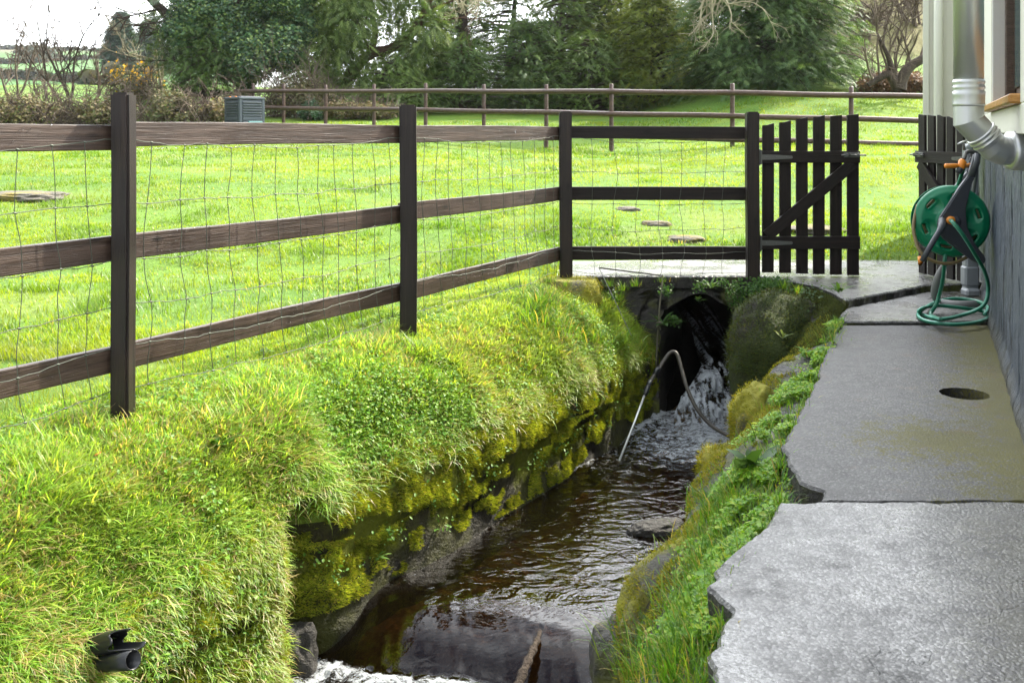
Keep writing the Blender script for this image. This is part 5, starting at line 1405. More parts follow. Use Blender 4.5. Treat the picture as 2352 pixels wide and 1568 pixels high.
rosette('rosette_plant', W(1800, 775, 5.92), 9, .075, .018, 'pale star shaped rosette growing on the mossy wing wall', 'plant', [(.20, .27, .13)], 1.1, .3, 8)
rosette('leafy_weed', bank_hit(870, 1275), 22, .055, .017, 'pale green leafy weed hanging on the mossy wall near the weir', 'plant', [(.16, .30, .06), (.22, .34, .08)], 1.0, .6, 9)
rosette('dock_plant', bank_hit(232, 1490), 14, .085, .022, 'leafy weed growing over the two black drain pipes', 'plant', [(.13, .24, .05), (.18, .28, .06)], .8, .8, 10)
rosette('dock_plant', bank_hit(505, 1020), 26, .085, .016, 'dark green leafy weed clump in the bank grass below the first post', 'plant', [(.06, .16, .02), (.09, .2, .03)], .6, .8, 12)
rosette('dandelion', W(1925, 672, 5.9), 10, .11, .022, 'dandelion leaves at the corner of the bridge deck', 'plant', [(.10, .2, .05)], .7, .7, 13)
rosette('dandelion', rbank_hit(1850, 815), 9, .10, .02, 'bright toothed weed leaves on the path edge beside the middle slab', 'plant', [(.14, .3, .04)], .8, .7, 14)
for (u, v, Y, s, lab) in ((1230, 855, 5.62, .018, 'red fallen leaf on the bank below the corner post'), (231, 1056, 3.6, .018, 'red brown fallen leaf in the grass below the near post'), (1150, 965, 4.98, .014, 'dark red fallen leaf near the hollow in the bank')):
    tag(leafobj(u, v - 8, Y, s, int(u)), lab, 'leaf')
# ================================================================== trees, shrubs, hedges, crags
def frond():
    """a flat drooping conifer spray of 11 leaflets, unit length along x"""
    V, Fq = [], []
    def leaf(x, y, ang, L, w, dz):
        c, s = math.cos(ang), math.sin(ang); b = len(V)
        V.extend([(x - s * w, y + c * w, dz), (x + s * w, y - c * w, dz), (x + c * L, y + s * L, dz - .22 * L)]); Fq.append((b, b + 1, b + 2))
    for i, x in enumerate((.10, .32, .54, .74)):
        L = .42 * (1 - .45 * x)
        leaf(x, 0, .62, L, .036, -.12 * x * x); leaf(x, 0, -.62, L, .036, -.12 * x * x)
    leaf(.78, 0, 0, .34, .034, -.1)
    V.extend([(0, -.018, 0), (0, .018, 0), (.9, 0, -.12)]); Fq.append((len(V) - 3, len(V) - 2, len(V) - 1))
    return np.array(V), np.array(Fq)
FV, FF = frond()
def sprays(acc, P, dirs, size, col, roll=None, rg=RNG):
    n = len(P)
    x = dirs / (np.linalg.norm(dirs, axis=1)[:, None] + 1e-9)
    up = np.array([0, 0, 1.0]) + rg.normal(0, .45, (n, 3))
    y = np.cross(up, x); y /= np.linalg.norm(y, axis=1)[:, None] + 1e-9
    z = np.cross(x, y)
    V = P[:, None] + size[:, None, None] * (FV[None, :, 0:1] * x[:, None] + FV[None, :, 1:2] * y[:, None] + FV[None, :, 2:3] * z[:, None])
    acc.add(V.reshape(-1, 3), (FF[None] + (np.arange(n) * len(FV))[:, None, None]).reshape(-1, 3), np.repeat(col, len(FV), 0))
DARK = [(0.049, 0.099, 0.025), (0.081, 0.139, 0.032), (0.117, 0.181, 0.038)]
OLIVE = [(0.109, 0.155, 0.021), (0.163, 0.209, 0.028), (0.217, 0.25, 0.036)]
BLUE = [(0.06, 0.116, 0.043), (0.097, 0.167, 0.056), (0.151, 0.225, 0.08)]
LIGHT = [(0.083, 0.143, 0.034), (0.135, 0.208, 0.051), (0.187, 0.26, 0.071)]
def trunkmesh(pts, r0, r1, mat, root, name='trunk', n=10, rough=.12):
    P = smooth_path(pts, 6); m = len(P)
    R = np.linspace(r0, r1, m)
    V, Q = tube_arr(P, R, n)
    c = np.repeat(np.array([tuple(p) for p in P]), n, 0)
    k = 1 + rough * 2 * (fbm(V[:, 0] * 2.5, V[:, 1] * 2.5, V[:, 2] * 1.2, 3)[:, None] - .5)
    return mesh(name, c + (V - c) * k, [Q], mat, smooth=True, parent=root)
def conifer(base, Ht, prof, nb, label, cols, seed, trunk_r=.16, droop=.25, spray=.42, zmin=.05, dens=1.0, bark='bark', azr=None, lean=(0, 0), name='conifer_tree', group='evergreen trees behind the paddock fence', up=.15, inner=.35):
    rg = np.random.default_rng(seed)
    root = thing(name, label, 'tree', base, group)
    b = np.array(base)
    trunkmesh([b + np.array([lean[0] * t, lean[1] * t, Ht * t - .1]) for t in (0, .3, .6, 1)], trunk_r, .03, M[bark], root)
    acc = Acc(); lim = Acc()
    hs = np.sort(rg.uniform(zmin, .99, nb))
    for h in hs:
        az = rg.uniform(0, 2 * PI) if azr is None else rg.uniform(*azr)
        R = float(np.interp(h, [p[0] for p in prof], [p[1] for p in prof])) * rg.uniform(.62, 1.12)
        d = np.array([math.cos(az), math.sin(az), 0])
        p0 = b + np.array([lean[0] * h, lean[1] * h, Ht * h])
        k = max(5, int(R * 7.5 * dens))
        f = np.linspace(.08, 1, k)
        pts = p0 + d * (R * f)[:, None] + np.array([0, 0, 1.0]) * (up * R * f - droop * R * f ** 2.2)[:, None]
        V, Q = tube_arr(pts[::max(1, k // 5)], np.linspace(.035, .008, len(pts[::max(1, k // 5)])), 4); lim.add(V, Q)
        m = f > inner
        reps = 11
        pp = np.repeat(pts[m], reps, 0); ff = np.repeat(f[m], reps)
        n = len(pp)
        pp = pp + rg.normal(0, .13, (n, 3)) * (1 + .5 * ff[:, None])
        side = np.array([-d[1], d[0], 0])
        dr = d[None] * rg.uniform(.4, 1.1, (n, 1)) + side[None] * rg.normal(0, .6, (n, 1)) + np.array([0, 0, 1.0])[None] * rg.normal(-.28, .3, (n, 1))
        c = np.array(cols)[np.clip((rg.normal(1.0, .6, n) + .5 * (ff > .8)).astype(int), 0, 2)] * rg.uniform(.75, 1.25, (n, 1))
        tone = .75 + .5 * vn(p0[0] + d[0] * R, p0[1] + d[1] * R, p0[2] * 1.3, 5)
        sprays(acc, pp, dr, spray * .66 * rg.uniform(.55, 1.25, n), c * float(tone), rg=rg)
    acc.build('crown', M['needle'], root); lim.build('limbs', M[bark], root, True)
    return root
def gz(x, y): return float(zlawn(np.array([x]), np.array([y]))[0])
def at(u, Y):
    x = (u - CX) * Y / F; return (x, Y, gz(x, Y))
def leafcloud(acc, lobes, n, ls, cols, seed, shell=.55, nout=.7):
    """leaves hung in the outer shell of lumpy lobes (c, r)"""
    rg = np.random.default_rng(seed)
    c = np.array([l[0] for l in lobes]); r = np.array([l[1] for l in lobes], float)
    r = r if r.ndim == 2 else np.repeat(r[:, None], 3, 1)
    wv = (r[:, 0] * r[:, 2]); i = rg.choice(len(c), n, p=wv / wv.sum())
    v = rg.normal(0, 1, (n, 3)); v /= np.linalg.norm(v, axis=1)[:, None]
    lump = .78 + .5 * (fbm(v[:, 0] * 2.2 + i * 3.1, v[:, 1] * 2.2, v[:, 2] * 2.2, seed, 4))
    rad = rg.uniform(shell, 1, n) ** .5 * lump
    P = c[i] + v * r[i] * rad[:, None]
    hole = fbm(P[:, 0] * 1.6, P[:, 1] * 1.6, P[:, 2] * 1.6, seed + 9, 3)
    kp = hole > .38; P, v = P[kp], v[kp]; n = len(P)
    nrm = v * nout + np.array([0, -.1, .45]) + rg.normal(0, .42, (n, 3))
    L = rg.uniform(*ls, n)
    tone = .6 + .8 * fbm(P[:, 0] * 2.2, P[:, 1] * 2.2, P[:, 2] * 2.2, seed + 4, 3)
    leaves(acc, P, nrm, rg.uniform(0, 6.28, n), L, L * rg.uniform(.55, .85, n), np.array(cols)[rg.integers(0, len(cols), n)] * rg.uniform(.75, 1.25, (n, 1)) * tone[:, None])
def branches(acc, base, d, L, r, depth, rg, spread=.55, up=.25, kids=(2, 4), wig=.25, shrink=.68, mn=.003):
    """recursive bare branching"""
    k = 5; P = [np.array(base, float)]; dd = np.array(d, float); dd /= np.linalg.norm(dd)
    dirs = []
    for i in range(k):
        dd = dd + rg.normal(0, wig, 3) * .45 + np.array([0, 0, up * .25]); dd /= np.linalg.norm(dd)
        P.append(P[-1] + dd * L / k); dirs.append(dd.copy())
    V, Q = tube_arr(P, np.linspace(r, max(mn, r * .6), k + 1), 5 if depth > 1 else 3); acc.add(V, Q)
    if depth <= 0: return
    for j in range(rg.integers(kids[0], kids[1] + 1)):
        i = rg.integers(1, k + 1)
        nd = dirs[min(i, k - 1)] + rg.normal(0, spread, 3); nd /= np.linalg.norm(nd)
        branches(acc, P[i], nd, L * shrink * rg.uniform(.7, 1.15), max(mn, r * .58), depth - 1, rg, spread, up, kids, wig, shrink, mn)
# ---- ivy clad tree at the left end of the far fence
def ivy_tree():
    Y = 25.5; S = F / Y
    root = thing('ivy_tree', 'large rounded evergreen tree thick with dark glossy ivy leaves at the left fence end', 'tree', at(560, Y), 'evergreen trees behind the paddock fence')
    lob = [(450, 20, 75), (425, 70, 58), (470, 115, 55), (520, 135, 55), (575, 130, 62), (640, 95, 68), (560, 40, 105), (650, 10, 80), (520, -40, 100), (640, -60, 90), (690, 60, 45), (500, 60, 80), (560, 165, 36)]
    rg = random.Random(4)
    L = [(tuple(W(u, v, Y + rg.uniform(-.5, .6))), r / S) for u, v, r in lob]
    acc = Acc(); leafcloud(acc, L, 130000, (.045, .10), [(.03, .08, .034), (.05, .115, .044), (.075, .15, .05), (.16, .23, .06)], 14, .5)
    rgn = np.random.default_rng(15)
    P = np.concatenate([np.array(W(u, v, Y))[None] + rgn.normal(0, .28, (90, 3)) for u, v in ((375, 60), (385, 100), (400, 130), (440, 150), (360, 30), (395, 20))])
    sprays(acc, P, rgn.normal(0, 1, P.shape) + np.array([-.5, 0, -.5]), rgn.uniform(.2, .45, len(P)), np.array(DARK)[rgn.integers(0, 3, len(P))], rg=rgn)
    acc.build('crown', M['ivy'], root)
    b = at(560, Y)
    trunkmesh([b, W(562, 180, Y), W(550, 60, Y), W(540, -150, Y)], .28, .12, M['bark'], root)
    trunkmesh([W(520, 150, Y), W(440, 80, Y), W(390, 40, Y - .3), W(335, -15, Y - .5), W(280, -90, Y - .6)], .17, .08, M['bark'], root, 'limb')
    li = Acc(); rr = np.random.default_rng(8)
    for (u, v) in ((400, 45), (370, 20), (420, 60), (500, 150), (430, 140)):
        branches(li, W(u, v, Y - .3), (-.6, -.1, -.1), 1.0, .03, 3, rr, .5, 0)
    li.build('twigs', M['bark'], root, True)
ivy_tree()
# ---- loose cypress with a crooked red brown trunk
def cypress():
    Y = 26.5; root = thing('cypress_tree', 'loose feathery evergreen tree with a crooked leaning red brown trunk', 'tree', at(775, Y), 'evergreen trees behind the paddock fence')
    trunkmesh([at(765, Y), W(790, 195, Y), W(818, 155, Y), W(851, 125, Y), W(905, 108, Y), W(955, 65, Y), W(985, 0, Y), W(1000, -120, Y)], .17, .09, M['bark_red'], root, 'trunk')
    trunkmesh([W(851, 125, Y), W(862, 70, Y), W(850, 10, Y), W(860, -100, Y)], .10, .05, M['bark_red'], root, 'limb')
    acc = Acc(); rg = np.random.default_rng(61)
    cl = [(740, 40, 55, 1), (760, 110, 55, 1), (730, 160, 40, .7), (800, 30, 60, 1), (815, 95, 35, .6), (850, 150, 40, .8), (880, 180, 45, .9), (930, 160, 50, 1), (960, 120, 45, .9), (985, 150, 35, .8), (940, 60, 40, .6), (985, 70, 40, .7), (900, 20, 40, .6), (830, -30, 60, 1), (950, -20, 60, .8), (1010, 20, 30, .5), (770, -50, 60, .8), (900, -60, 60, .6), (760, 180, 30, .6), (830, 190, 40, .7), (905, 75, 25, .4), (1005, 110, 25, .5)]
    for u, v, r, dn in cl:
        n = int(430 * dn * (r / 45) ** 2)
        c = np.array(W(u, v, Y + rg.uniform(-1.0, 1.0))); q = rg.normal(0, .55, (n, 3)); q = q / np.maximum(1, np.linalg.norm(q, axis=1))[:, None]
        P = c + q * (r * Y / F) * 1.15
        sprays(acc, P, q + np.array([0, 0, -.55]) + rg.normal(0, .3, (n, 3)), rg.uniform(.2, .42, n), np.array(LIGHT)[rg.integers(0, 3, n)] * rg.uniform(.7, 1.2, (n, 1)), rg=rg)
    acc.build('crown', M['needle'], root)
    li = Acc()
    for (u, v, du, dv) in ((905, 108, .6, -.5), (955, 65, .8, .2), (851, 125, -.3, .8), (985, 20, .8, .3), (820, 150, -.8, .2), (930, 90, .9, -.3), (870, 118, .4, -.6)):
        branches(li, W(u, v, Y), (du, rg.uniform(-.4, .4), dv), 1.3, .04, 3, rg, .5, 0)
    li.build('twigs', M['bark_red'], root, True)
cypress()
conifer(at(1062, 28), 6.0, [(0, .5), (.15, .8), (.5, .9), (1, .5)], 90, 'slim dark trunk thickly covered in ivy between two evergreens', DARK, 71, .26, .2, .4, .12, .8, inner=.2)
conifer(at(1165, 29.5), 4.3, [(0, 1.4), (.3, 1.6), (.8, 1.5), (1, 1.2)], 95, 'open dark conifer with sky gaps right of the ivy covered trunk', DARK, 72, .17, .3, .42, .03, .9, lean=(.3, 0))
conifer(at(1290, 27.5), 4.4, [(0, 1.5), (.4, 1.5), (.8, 1.3), (1, .9)], 120, 'mid green conifer with two thin stems behind the middle of the far fence', LIGHT, 73, .13, .3, .42, .02, .95)
conifer(at(1400, 28.5), 4.5, [(0, 1.6), (.4, 1.6), (.8, 1.5), (1, 1.1)], 130, 'tall green conifer behind the olive green one', OLIVE, 74, .15, .25, .42, .02, .95)
conifer(at(1500, 26.3), 3.0, [(0, 1.5), (.3, 1.45), (.6, 1.1), (.85, .6), (1, .15)], 170, 'low bushy olive green conifer spreading to the ground', OLIVE, 75, .10, .12, .36, .0, 1.1, up=.25)
conifer(at(1590, 29.5), 4.8, [(0, 1.5), (.6, 1.5), (1, 1.1)], 105, 'dark thin trunked conifer behind the two largest evergreens', DARK, 76, .15, .3, .42, .06, .8)
conifer(at(1765, 24.8), 6.2, [(0, 2.45), (.12, 2.35), (.35, 1.9), (.6, 1.5), (1, .7)], 320, 'broad blue green conifer with drooping sprays left of the house', BLUE, 77, .24, .42, .46, .0, 1.15, up=.22)
conifer(at(1345, 31), 4.6, [(0, 1.6), (.5, 1.6), (1, 1.2)], 120, 'dark conifer filling the gap behind the two light green ones', DARK, 83, .14, .25, .42, .02, .95)
conifer(at(1010, 31), 4.3, [(0, 1.5), (.5, 1.4), (1, .9)], 90, 'dark conifer half hidden behind the crooked cypress', DARK, 84, .14, .25, .42, .02, .9)
conifer(at(745, 30), 4.2, [(0, 1.5), (.5, 1.6), (1, 1.2)], 110, 'dark conifer between the ivy clad tree and the cypress', DARK, 85, .14, .25, .42, .05, .9)
conifer(at(1210, 26.3), 2.4, [(0, 1.5), (.5, 1.2), (1, .3)], 110, 'low dark spreading evergreen under the open conifers', DARK, 78, .08, .12, .36, .0, 1.0, up=.25)
conifer(at(1355, 25.9), 1.9, [(0, 1.3), (.5, 1.1), (1, .3)], 90, 'smallest low green evergreen right at the field edge', LIGHT, 79, .08, .12, .34, .0, 1.0, up=.25)
conifer(at(1060, 26.0), 1.8, [(0, 1.1), (.5, .9), (1, .3)], 80, 'low dark evergreen at the foot of the ivy covered trunk', DARK, 80, .08, .12, .34, .0, 1.0, up=.25)
conifer(at(910, 25.6), 1.3, [(0, 1.2), (.5, 1.0), (1, .3)], 80, 'low green evergreen beneath the crooked cypress', LIGHT, 81, .07, .12, .32, .0, 1.0, up=.25)
conifer(at(470, 25.0), 2.6, [(0, 1.1), (.4, 1.1), (.8, .6), (1, .2)], 100, 'small dark spruce below the ivy clad tree', DARK, 82, .08, .3, .36, .1, .9)
# ---- far pair of conifers on the left skyline
def far_conifer(u, Y, vt, vb, w, seed, lab):
    c = W(u, vb, Y); Ht = (vb - vt) * Y / F
    conifer(tuple(c), Ht, [(0, w), (.35, w * .95), (.7, w * .55), (.85, w * .28), (1, .12)], 420, lab, [(.04, .075, .06), (.06, .10, .08), (.08, .125, .095)], seed, .2, .2, .75, .0, 1.0, group='distant conifers on the left', up=.2)
far_conifer(277, 85, 30, 158, 1.35, 91, 'taller of two distant conifers on the left skyline, with a pointed tip')
far_conifer(345, 88, 52, 160, 1.7, 92, 'shorter broader distant conifer beside the pointed one')
# ---- bare trees and shrubs
def bare(name, u, Y, label, stems, L, r, depth, seed, mat='twig', cat='shrub', group=None, spread=.5, up=.35, base=None, dirs=None, kids=(2, 4), lean=(0, 0, 1), mn=.005):
    rg = np.random.default_rng(seed); b = np.array(base if base is not None else at(u, Y)); 
    acc = Acc()
    for i in range(stems):
        d = (np.array(dirs[i]) if dirs else np.array(lean) + rg.normal(0, .35, 3) * np.array([1, 1, .2]))
        branches(acc, b + rg.normal(0, .12, 3) * np.array([1, 1, 0]), d, L * rg.uniform(.75, 1.2), r, depth, rg, spread, up, kids, mn=mn)
    o = acc.build(name, M[mat], smooth=True)
    return tag(o, label, cat, group)
GB = 'leafless shrubs along the left boundary'
bare('bare_shrub', 165, 25, 'tall dark leafless shrub left of the near fence post', 3, 1.75, .04, 5, 101, 'bark', group=GB, kids=(2, 3), mn=.006)
bare('bare_shrub', 40, 25.5, 'leafless shrub at the far left edge of the photo', 3, 1.6, .035, 5, 102, 'twig', group=GB, kids=(2, 3), mn=.006)
bare('bare_shrub', 100, 24.5, 'leafless thin stemmed shrub between the two tall ones on the left', 3, 1.1, .028, 4, 103, 'twig', group=GB, kids=(2, 3), mn=.006)
bare('bare_shrub', 215, 26, 'leafless brown shrub in front of the distant conifers', 3, 1.0, .028, 4, 104, 'twig', group=GB, kids=(2, 3), mn=.006)
bare('birch_tree', 355, 26.5, 'pale barked bare birch with upswept branches by the gorse', 2, 1.5, .05, 5, 105, 'paletwig', 'tree', lean=(.05, 0, 1))
bare('bare_shrub', 420, 25.8, 'tangled leafless shrub beneath the overhanging ivy limb', 5, .8, .022, 4, 106, 'twig', group=GB)
def hanging(u, v, Y, label, seed, L=1.4, d=(.2, 0, -1), n=3):
    rg = np.random.default_rng(seed); acc = Acc()
    for i in range(n):
        branches(acc, W(u + rg.uniform(-25, 25), v, Y + rg.uniform(-.3, .3)), np.array(d) + rg.normal(0, .35, 3), L, .035, 4, rg, .5, -.05, (2, 4), .35)
    return tag(acc.build('bare_branches', M['paletwig'], smooth=True), label, 'branches')
hanging(1650, -70, 23, 'pale lichen covered bare branches hanging before the broad conifer', 111, 1.0, (.05, 0, -1), 4)
hanging(1050, -70, 24, 'pale bare branches hanging before the ivy covered trunk', 112, .85, (.35, 0, -1), 2)
rg_ = np.random.default_rng(120)
def old_tree():
    Y = 21.5; b = W(2065, 205, Y)
    root = thing('old_apple_tree', 'gnarled leafless tree with low leaning trunks beside the house', 'tree', tuple(b))
    trunkmesh([b, W(2042, 172, Y), W(2020, 180, Y), W(1994, 196, Y)], .12, .05, M['bark'], root, 'limb')
    trunkmesh([b, W(2072, 180, Y), W(2092, 152, Y), W(2128, 132, Y), W(2170, 110, Y)], .15, .07, M['bark'], root, 'trunk')
    trunkmesh([b, W(2050, 165, Y), W(2040, 130, Y), W(2020, 90, Y)], .10, .03, M['bark'], root, 'limb')
    a = Acc()
    for (u, v, dx, dz) in ((2042, 172, -.1, 1), (2020, 178, -.4, .8), (2092, 152, 0, 1), (2040, 130, .4, 1), (2020, 90, -.3, 1), (2110, 140, .2, 1), (2060, 180, .1, 1), (2075, 170, .5, .9), (2030, 110, .2, 1), (2005, 185, -.6, .7)):
        for k in range(1): branches(a, W(u, v, Y), (dx + rg_.normal(0, .25), rg_.normal(0, .3), dz), .8, .03, 4, rg_, .5, .2, (2, 4))
    a.build('twigs', M['twig'], root, True)
old_tree()
for u, Y, L, sd__ in ((1985, 31, 1.0, 131), (2050, 34, 1.3, 132), (2105, 32, 1.3, 133), (1995, 36, 1.3, 134), (2085, 38, 1.4, 135)):
    bare('hill_shrub', u, Y, {131: 'leafless brown bush at the foot of the rocky hillside beside the conifer', 132: 'leafless brown bush above the gnarled tree', 133: 'leafless brown bush nearest the house corner', 134: 'leafless purple brown bush below the crag', 135: 'highest leafless bush on the rocky hillside'}[sd__], 8, L, .045, 4, sd__, 'twig', 'shrub', 'leafless bushes on the right hillside', .6, .2, mn=.010)
# ---- scrub: bramble and gorse mounds
SCRUB = [(.16, .15, .065), (.22, .18, .09), (.12, .14, .05), (.27, .21, .13)]
def mound(name, u, Y, wpx, hpx, label, cols, seed, cat='bush', group=None, n=4200, ls=(.04, .085), stems=26, twig='twig', flowers=None, vb=None, depth=.8):
    rg = np.random.default_rng(seed); b = np.array(at(u, Y)); S = F / Y; w, h = wpx / S / 2, hpx / S
    root = thing(name, label, cat, tuple(b), group)
    lobes = []
    for i in range(9):
        fx = rg.uniform(-.75, .75); hh = h * (1 - .5 * fx * fx) * rg.uniform(.45, .75)
        lobes.append(((b[0] + fx * w, b[1] + rg.uniform(-.5, .5) * depth, b[2] + hh * .62), (w * rg.uniform(.28, .45), depth * .6, hh * .62)))
    acc = Acc(); leafcloud(acc, lobes, n, ls, cols, seed, .25, .5)
    if flowers:
        P = np.array([l[0] for l in lobes])[rg.integers(0, 9, 260)] + rg.normal(0, .18, (260, 3)) + np.array([0, 0, h * .28])
        L = rg.uniform(.04, .09, 260); leaves(acc, P, rg.normal(0, 1, P.shape), rg.uniform(0, 6.28, 260), L, L, np.tile(np.array(flowers), (260, 1)))
    acc.build('foliage', M['twigleaf'], root)
    st = Acc()
    for i in range(stems):
        branches(st, b + np.array([rg.uniform(-.9, .9) * w, rg.uniform(-.5, .5) * depth, 0]), (rg.normal(0, .6), rg.normal(0, .3), .8), h * rg.uniform(.55, .95), .014, 2, rg, .6, -.1, (2, 4), .4)
    st.build('stems', M[twig], root, True)
    return root
GM = 'bramble and scrub mounds along the far boundary'
mound('scrub_mound', 40, 21.6, 240, 95, 'brown bramble scrub at the far left edge behind the fence', SCRUB, 141, group=GM, n=3000, stems=80)
mound('scrub_mound', 190, 21.9, 220, 92, 'olive brown scrub left of the near fence post', SCRUB, 142, group=GM, n=3000, stems=80)
mound('scrub_mound', 395, 21.7, 190, 95, 'low dark scrub between the gorse and the compost bin', [(.09, .11, .04), (.14, .14, .07), (.2, .17, .09)], 143, group=GM, n=4600, stems=40)
mound('scrub_mound', 492, 22.0, 110, 85, 'olive scrub just left of the compost bin', SCRUB, 144, group=GM, n=3600, stems=30)
mound('gorse_bush', 305, 26.5, 130, 120, 'gorse bush with bright yellow flowers', [(.06, .075, .025), (.10, .10, .04), (.14, .11, .05)], 145, n=4200, flowers=(.75, .45, .02))
mound('bramble_bush', 690, 24.6, 190, 125, 'large tan bramble mound behind the left end of the far fence', [(.12, .13, .05), (.17, .16, .075), (.09, .10, .04), (.22, .18, .10)], 146, group=GM, n=7000, stems=60)
mound('bramble_bush', 835, 24.0, 150, 60, 'low brown bramble right of the tan mound', SCRUB, 147, group=GM, n=3400, stems=30)
mound('holly_bush', 712, 23.6, 62, 62, 'small rounded dark glossy bush behind the far fence', [(.02, .06, .025), (.04, .09, .035), (.09, .13, .09)], 148, n=2600, ls=(.04, .07), stems=4)
mound('bracken_bank', 2055, 22.6, 190, 60, 'reddish brown dead bracken at the foot of the gnarled tree', [(.16, .09, .055), (.22, .13, .08), (.12, .08, .05)], 149, 'bracken', n=5200, stems=30)
# ---- hedges and skyline trees on the left hill (far off: each hedge reads as one mass)
def hill_pt(u, v):
    """where the sight line meets the left hill"""
    Ys = np.linspace(40, 420, 900); X = (u - CX) * Ys / F
    vv = HY + (H - zlawn(X, Ys)) * F / Ys
    i = np.argmax(vv < v) if np.any(vv < v) else int(np.argmin(vv))
    return X[i], Ys[i], gz(X[i], Ys[i])
def hedge(pts, hgt, n, label, seed, cols=((.035, .05, .03), (.05, .065, .035), (.075, .075, .05))):
    rg = np.random.default_rng(seed); acc = Acc(); lob = []
    for i in range(len(pts) - 1):
        for f in np.linspace(0, 1, 14, endpoint=False):
            u = pts[i][0] + (pts[i + 1][0] - pts[i][0]) * f; v = pts[i][1] + (pts[i + 1][1] - pts[i][1]) * f
            x, y, z = hill_pt(u, v); k = hgt * rg.uniform(.6, 1.4) * y / F
            lob.append(((x, y, z + k * .4), (k * 1.1, k * .6, k * .6)))
    leafcloud(acc, lob, n, (.5, 1.1), cols, seed, .3, .4)
    tag(acc.build('hedgerow', M['twigleaf']), label, 'hedge', kind='stuff')
hedge([(-40, 178), (60, 182), (150, 188), (250, 196)], 14, 5200, 'nearest dark hedge line across the left fields', 151)
hedge([(-40, 146), (60, 146), (110, 142), (250, 134)], 9, 4200, 'upper hedge line below the skyline on the left hill', 152)
hedge([(-40, 108), (60, 106), (150, 112), (250, 122), (340, 126)], 6, 4200, 'dark hedge along the skyline of the left hill', 153)
hedge([(60, 140), (110, 136)], 30, 1800, 'dark clump of trees in the upper left field', 154)
for i, (u, v, w, hh, lab) in enumerate(((1945, 42, 55, 30, 'long dark crag on the upper right hillside'), (1980, 72, 40, 26, 'darkest crag below the long one on the right hillside'), (1990, 12, 50, 18, 'topmost pale crag on the right hillside'), (2010, 82, 28, 10, 'small pale boulder beside the darkest crag'), (2090, 40, 50, 30, 'grey crag among brown bushes near the house'))):
    Ys = np.linspace(35, 150, 600); X = (u - CX) * Ys / F; vv = HY + (H - zlawn(X, Ys)) * F / Ys
    j = int(np.argmax(vv < v)) if np.any(vv < v) else 400
    k = Ys[j] / F
    rock('crag', (X[j], Ys[j], gz(X[j], Ys[j])), (w * k * .6, w * k * .5, hh * k * .65), 200 + i, M['crag'], lab, 'crag', group='crags on the right hillside', sub=5, amp=.5, fq=1.3)
# ================================================================== light, sky, camera
AZ, EL = math.radians(45), math.radians(42)
sd_ = Vector((math.sin(AZ) * math.cos(EL), math.cos(AZ) * math.cos(EL), math.sin(EL)))
sun = bpy.data.lights.new('sun', 'SUN'); sun.energy = 5.0; sun.angle = math.radians(.53); sun.color = (1, .92, .76)
so = bpy.data.objects.new('sun', sun); COL.objects.link(so); so.rotation_euler = sd_.to_track_quat('Z', 'Y').to_euler()
wd = bpy.data.worlds.new('World'); SC.world = wd; wd.use_nodes = True
nt = wd.node_tree; nt.nodes.clear()
def wn(t, **k):
    n = nt.nodes.new('ShaderNode' + t)
    for a, b in k.items(): setattr(n, a, b)
    return n
sky = wn('TexSky', sky_type='NISHITA', sun_disc=False, sun_elevation=EL, sun_rotation=AZ, altitude=50, air_density=1.0, dust_density=2.0, ozone_density=1.0)
tc = wn('TexCoord'); mp = wn('Mapping'); mp.inputs['Scale'].default_value = (1.0, 1.0, 2.6); mp.inputs['Location'].default_value = (.3, .2, .1)
nt.links.new(tc.outputs['Generated'], mp.inputs[0])
nz = wn('TexNoise'); nz.inputs['Scale'].default_value = 3.2; nz.inputs['Detail'].default_value = 7; nz.inputs['Roughness'].default_value = .58; nz.inputs['Distortion'].default_value = .4
nt.links.new(mp.outputs[0], nz.inputs['Vector'])
rp_ = wn('ValToRGB'); rp_.color_ramp.elements[0].position = .34; rp_.color_ramp.elements[1].position = .56
nt.links.new(nz.outputs[0], rp_.inputs[0])
sx_ = wn('SeparateXYZ'); zc_ = wn('MapRange'); zc_.interpolation_type = 'SMOOTHSTEP'; zc_.inputs[1].default_value = .78; zc_.inputs[2].default_value = .95; zc_.inputs[3].default_value = 1.0; zc_.inputs[4].default_value = .25
nt.links.new(tc.outputs['Generated'], sx_.inputs[0]); nt.links.new(sx_.outputs[2], zc_.inputs[0])      # the sky clears overhead
cm_ = wn('Math', operation='MULTIPLY'); nt.links.new(rp_.outputs[0], cm_.inputs[0]); nt.links.new(zc_.outputs[0], cm_.inputs[1])
mx = wn('Mix', data_type='RGBA'); nt.links.new(cm_.outputs[0], mx.inputs[0]); nt.links.new(sky.outputs[0], mx.inputs[6]); 
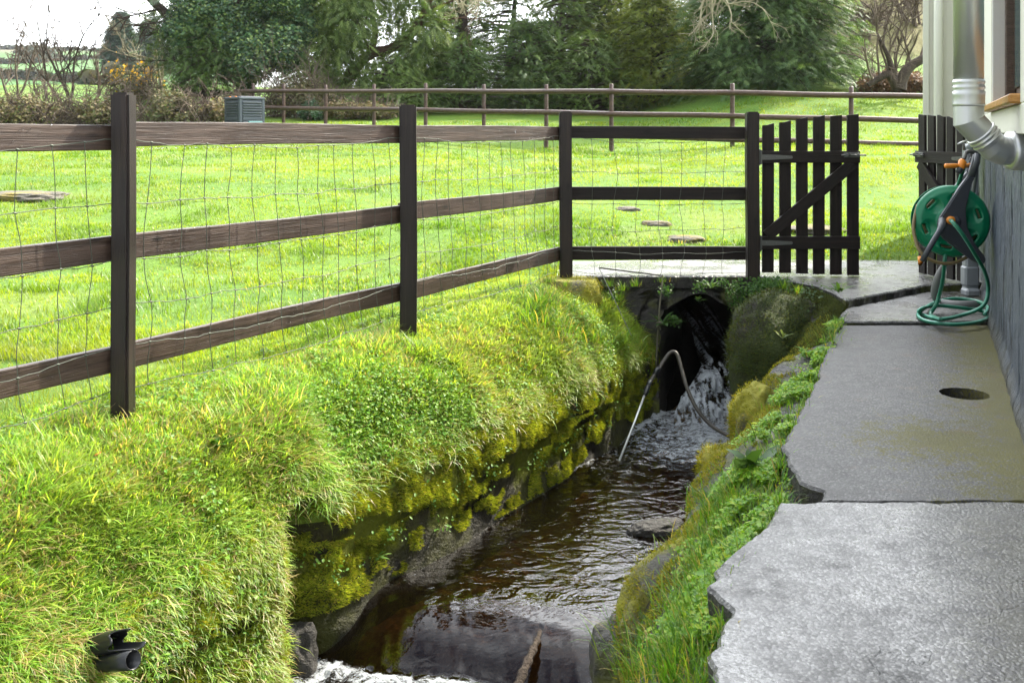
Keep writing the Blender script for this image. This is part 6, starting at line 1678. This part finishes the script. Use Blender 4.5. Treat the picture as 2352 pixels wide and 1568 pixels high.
# clouds glow towards the sun and are duller away from it
dt = wn('VectorMath', operation='DOT_PRODUCT'); nrm_ = wn('VectorMath', operation='NORMALIZE'); nt.links.new(tc.outputs['Generated'], nrm_.inputs[0]); nt.links.new(nrm_.outputs[0], dt.inputs[0]); dt.inputs[1].default_value = sd_
mr = wn('MapRange'); mr.interpolation_type = 'SMOOTHSTEP'; mr.inputs[1].default_value = -.1; mr.inputs[2].default_value = .75; mr.inputs[3].default_value = 6.5; mr.inputs[4].default_value = 42.0
nt.links.new(dt.outputs['Value'], mr.inputs[0])
cc = wn('VectorMath', operation='SCALE'); cc.inputs[0].default_value = (.97, 1.0, 1.03); nt.links.new(mr.outputs[0], cc.inputs['Scale']); nt.links.new(cc.outputs[0], mx.inputs[7])
bg = wn('Background'); bg.inputs[1].default_value = .10
nt.links.new(mx.outputs[2], bg.inputs[0]); ow = wn('OutputWorld'); nt.links.new(bg.outputs[0], ow.inputs[0])
# thin bright air that softens the far trees and hills
gmax = max(v.co.z for v in bpy.data.objects['ground'].data.vertices) + 3
zt_ = max(gmax, 12.0)
hz_ = bmobj('haze', box_bm(1640, 800, zt_ + 6, 0, off=(0, 370, zt_ / 2 - 3)))
tag(hz_, 'thin pale daylight haze over the fields', kind='stuff')
t = NT('thin_air'); pv = t.n.new('ShaderNodeVolumePrincipled'); pv.inputs['Density'].default_value = .00022; pv.inputs['Color'].default_value = (.93, .96, 1.0, 1); pv.inputs['Anisotropy'].default_value = .35
t.t.links.new(pv.outputs[0], t.out.inputs[1]); hz_.data.materials.append(t.m)
cam = bpy.data.cameras.new('camera'); co_ = bpy.data.objects.new('camera', cam); COL.objects.link(co_)
co_.location = (0, 0, H); co_.rotation_euler = (PI / 2, 0, 0)
cam.sensor_width = 36; cam.lens = 36 * F / 2352; cam.shift_y = -(784 - HY) / 2352; cam.clip_start = .05; cam.clip_end = 3000
cam.dof.use_dof = True; cam.dof.focus_distance = 5.0; cam.dof.aperture_fstop = 11
SC.camera = co_
SC.view_settings.view_transform = 'Standard'; SC.view_settings.look = 'None'; SC.view_settings.exposure = 1.2; SC.view_settings.gamma = 1
SC.render.engine = 'CYCLES'
cy = SC.cycles
cy.max_bounces = 8; cy.diffuse_bounces = 3; cy.glossy_bounces = 3; cy.transmission_bounces = 6; cy.transparent_max_bounces = 12; cy.caustics_reflective = False; cy.caustics_refractive = False
cy.sample_clamp_indirect = 6
cy.use_denoising = True
try: cy.denoiser = 'OPENIMAGEDENOISE'
except Exception: pass
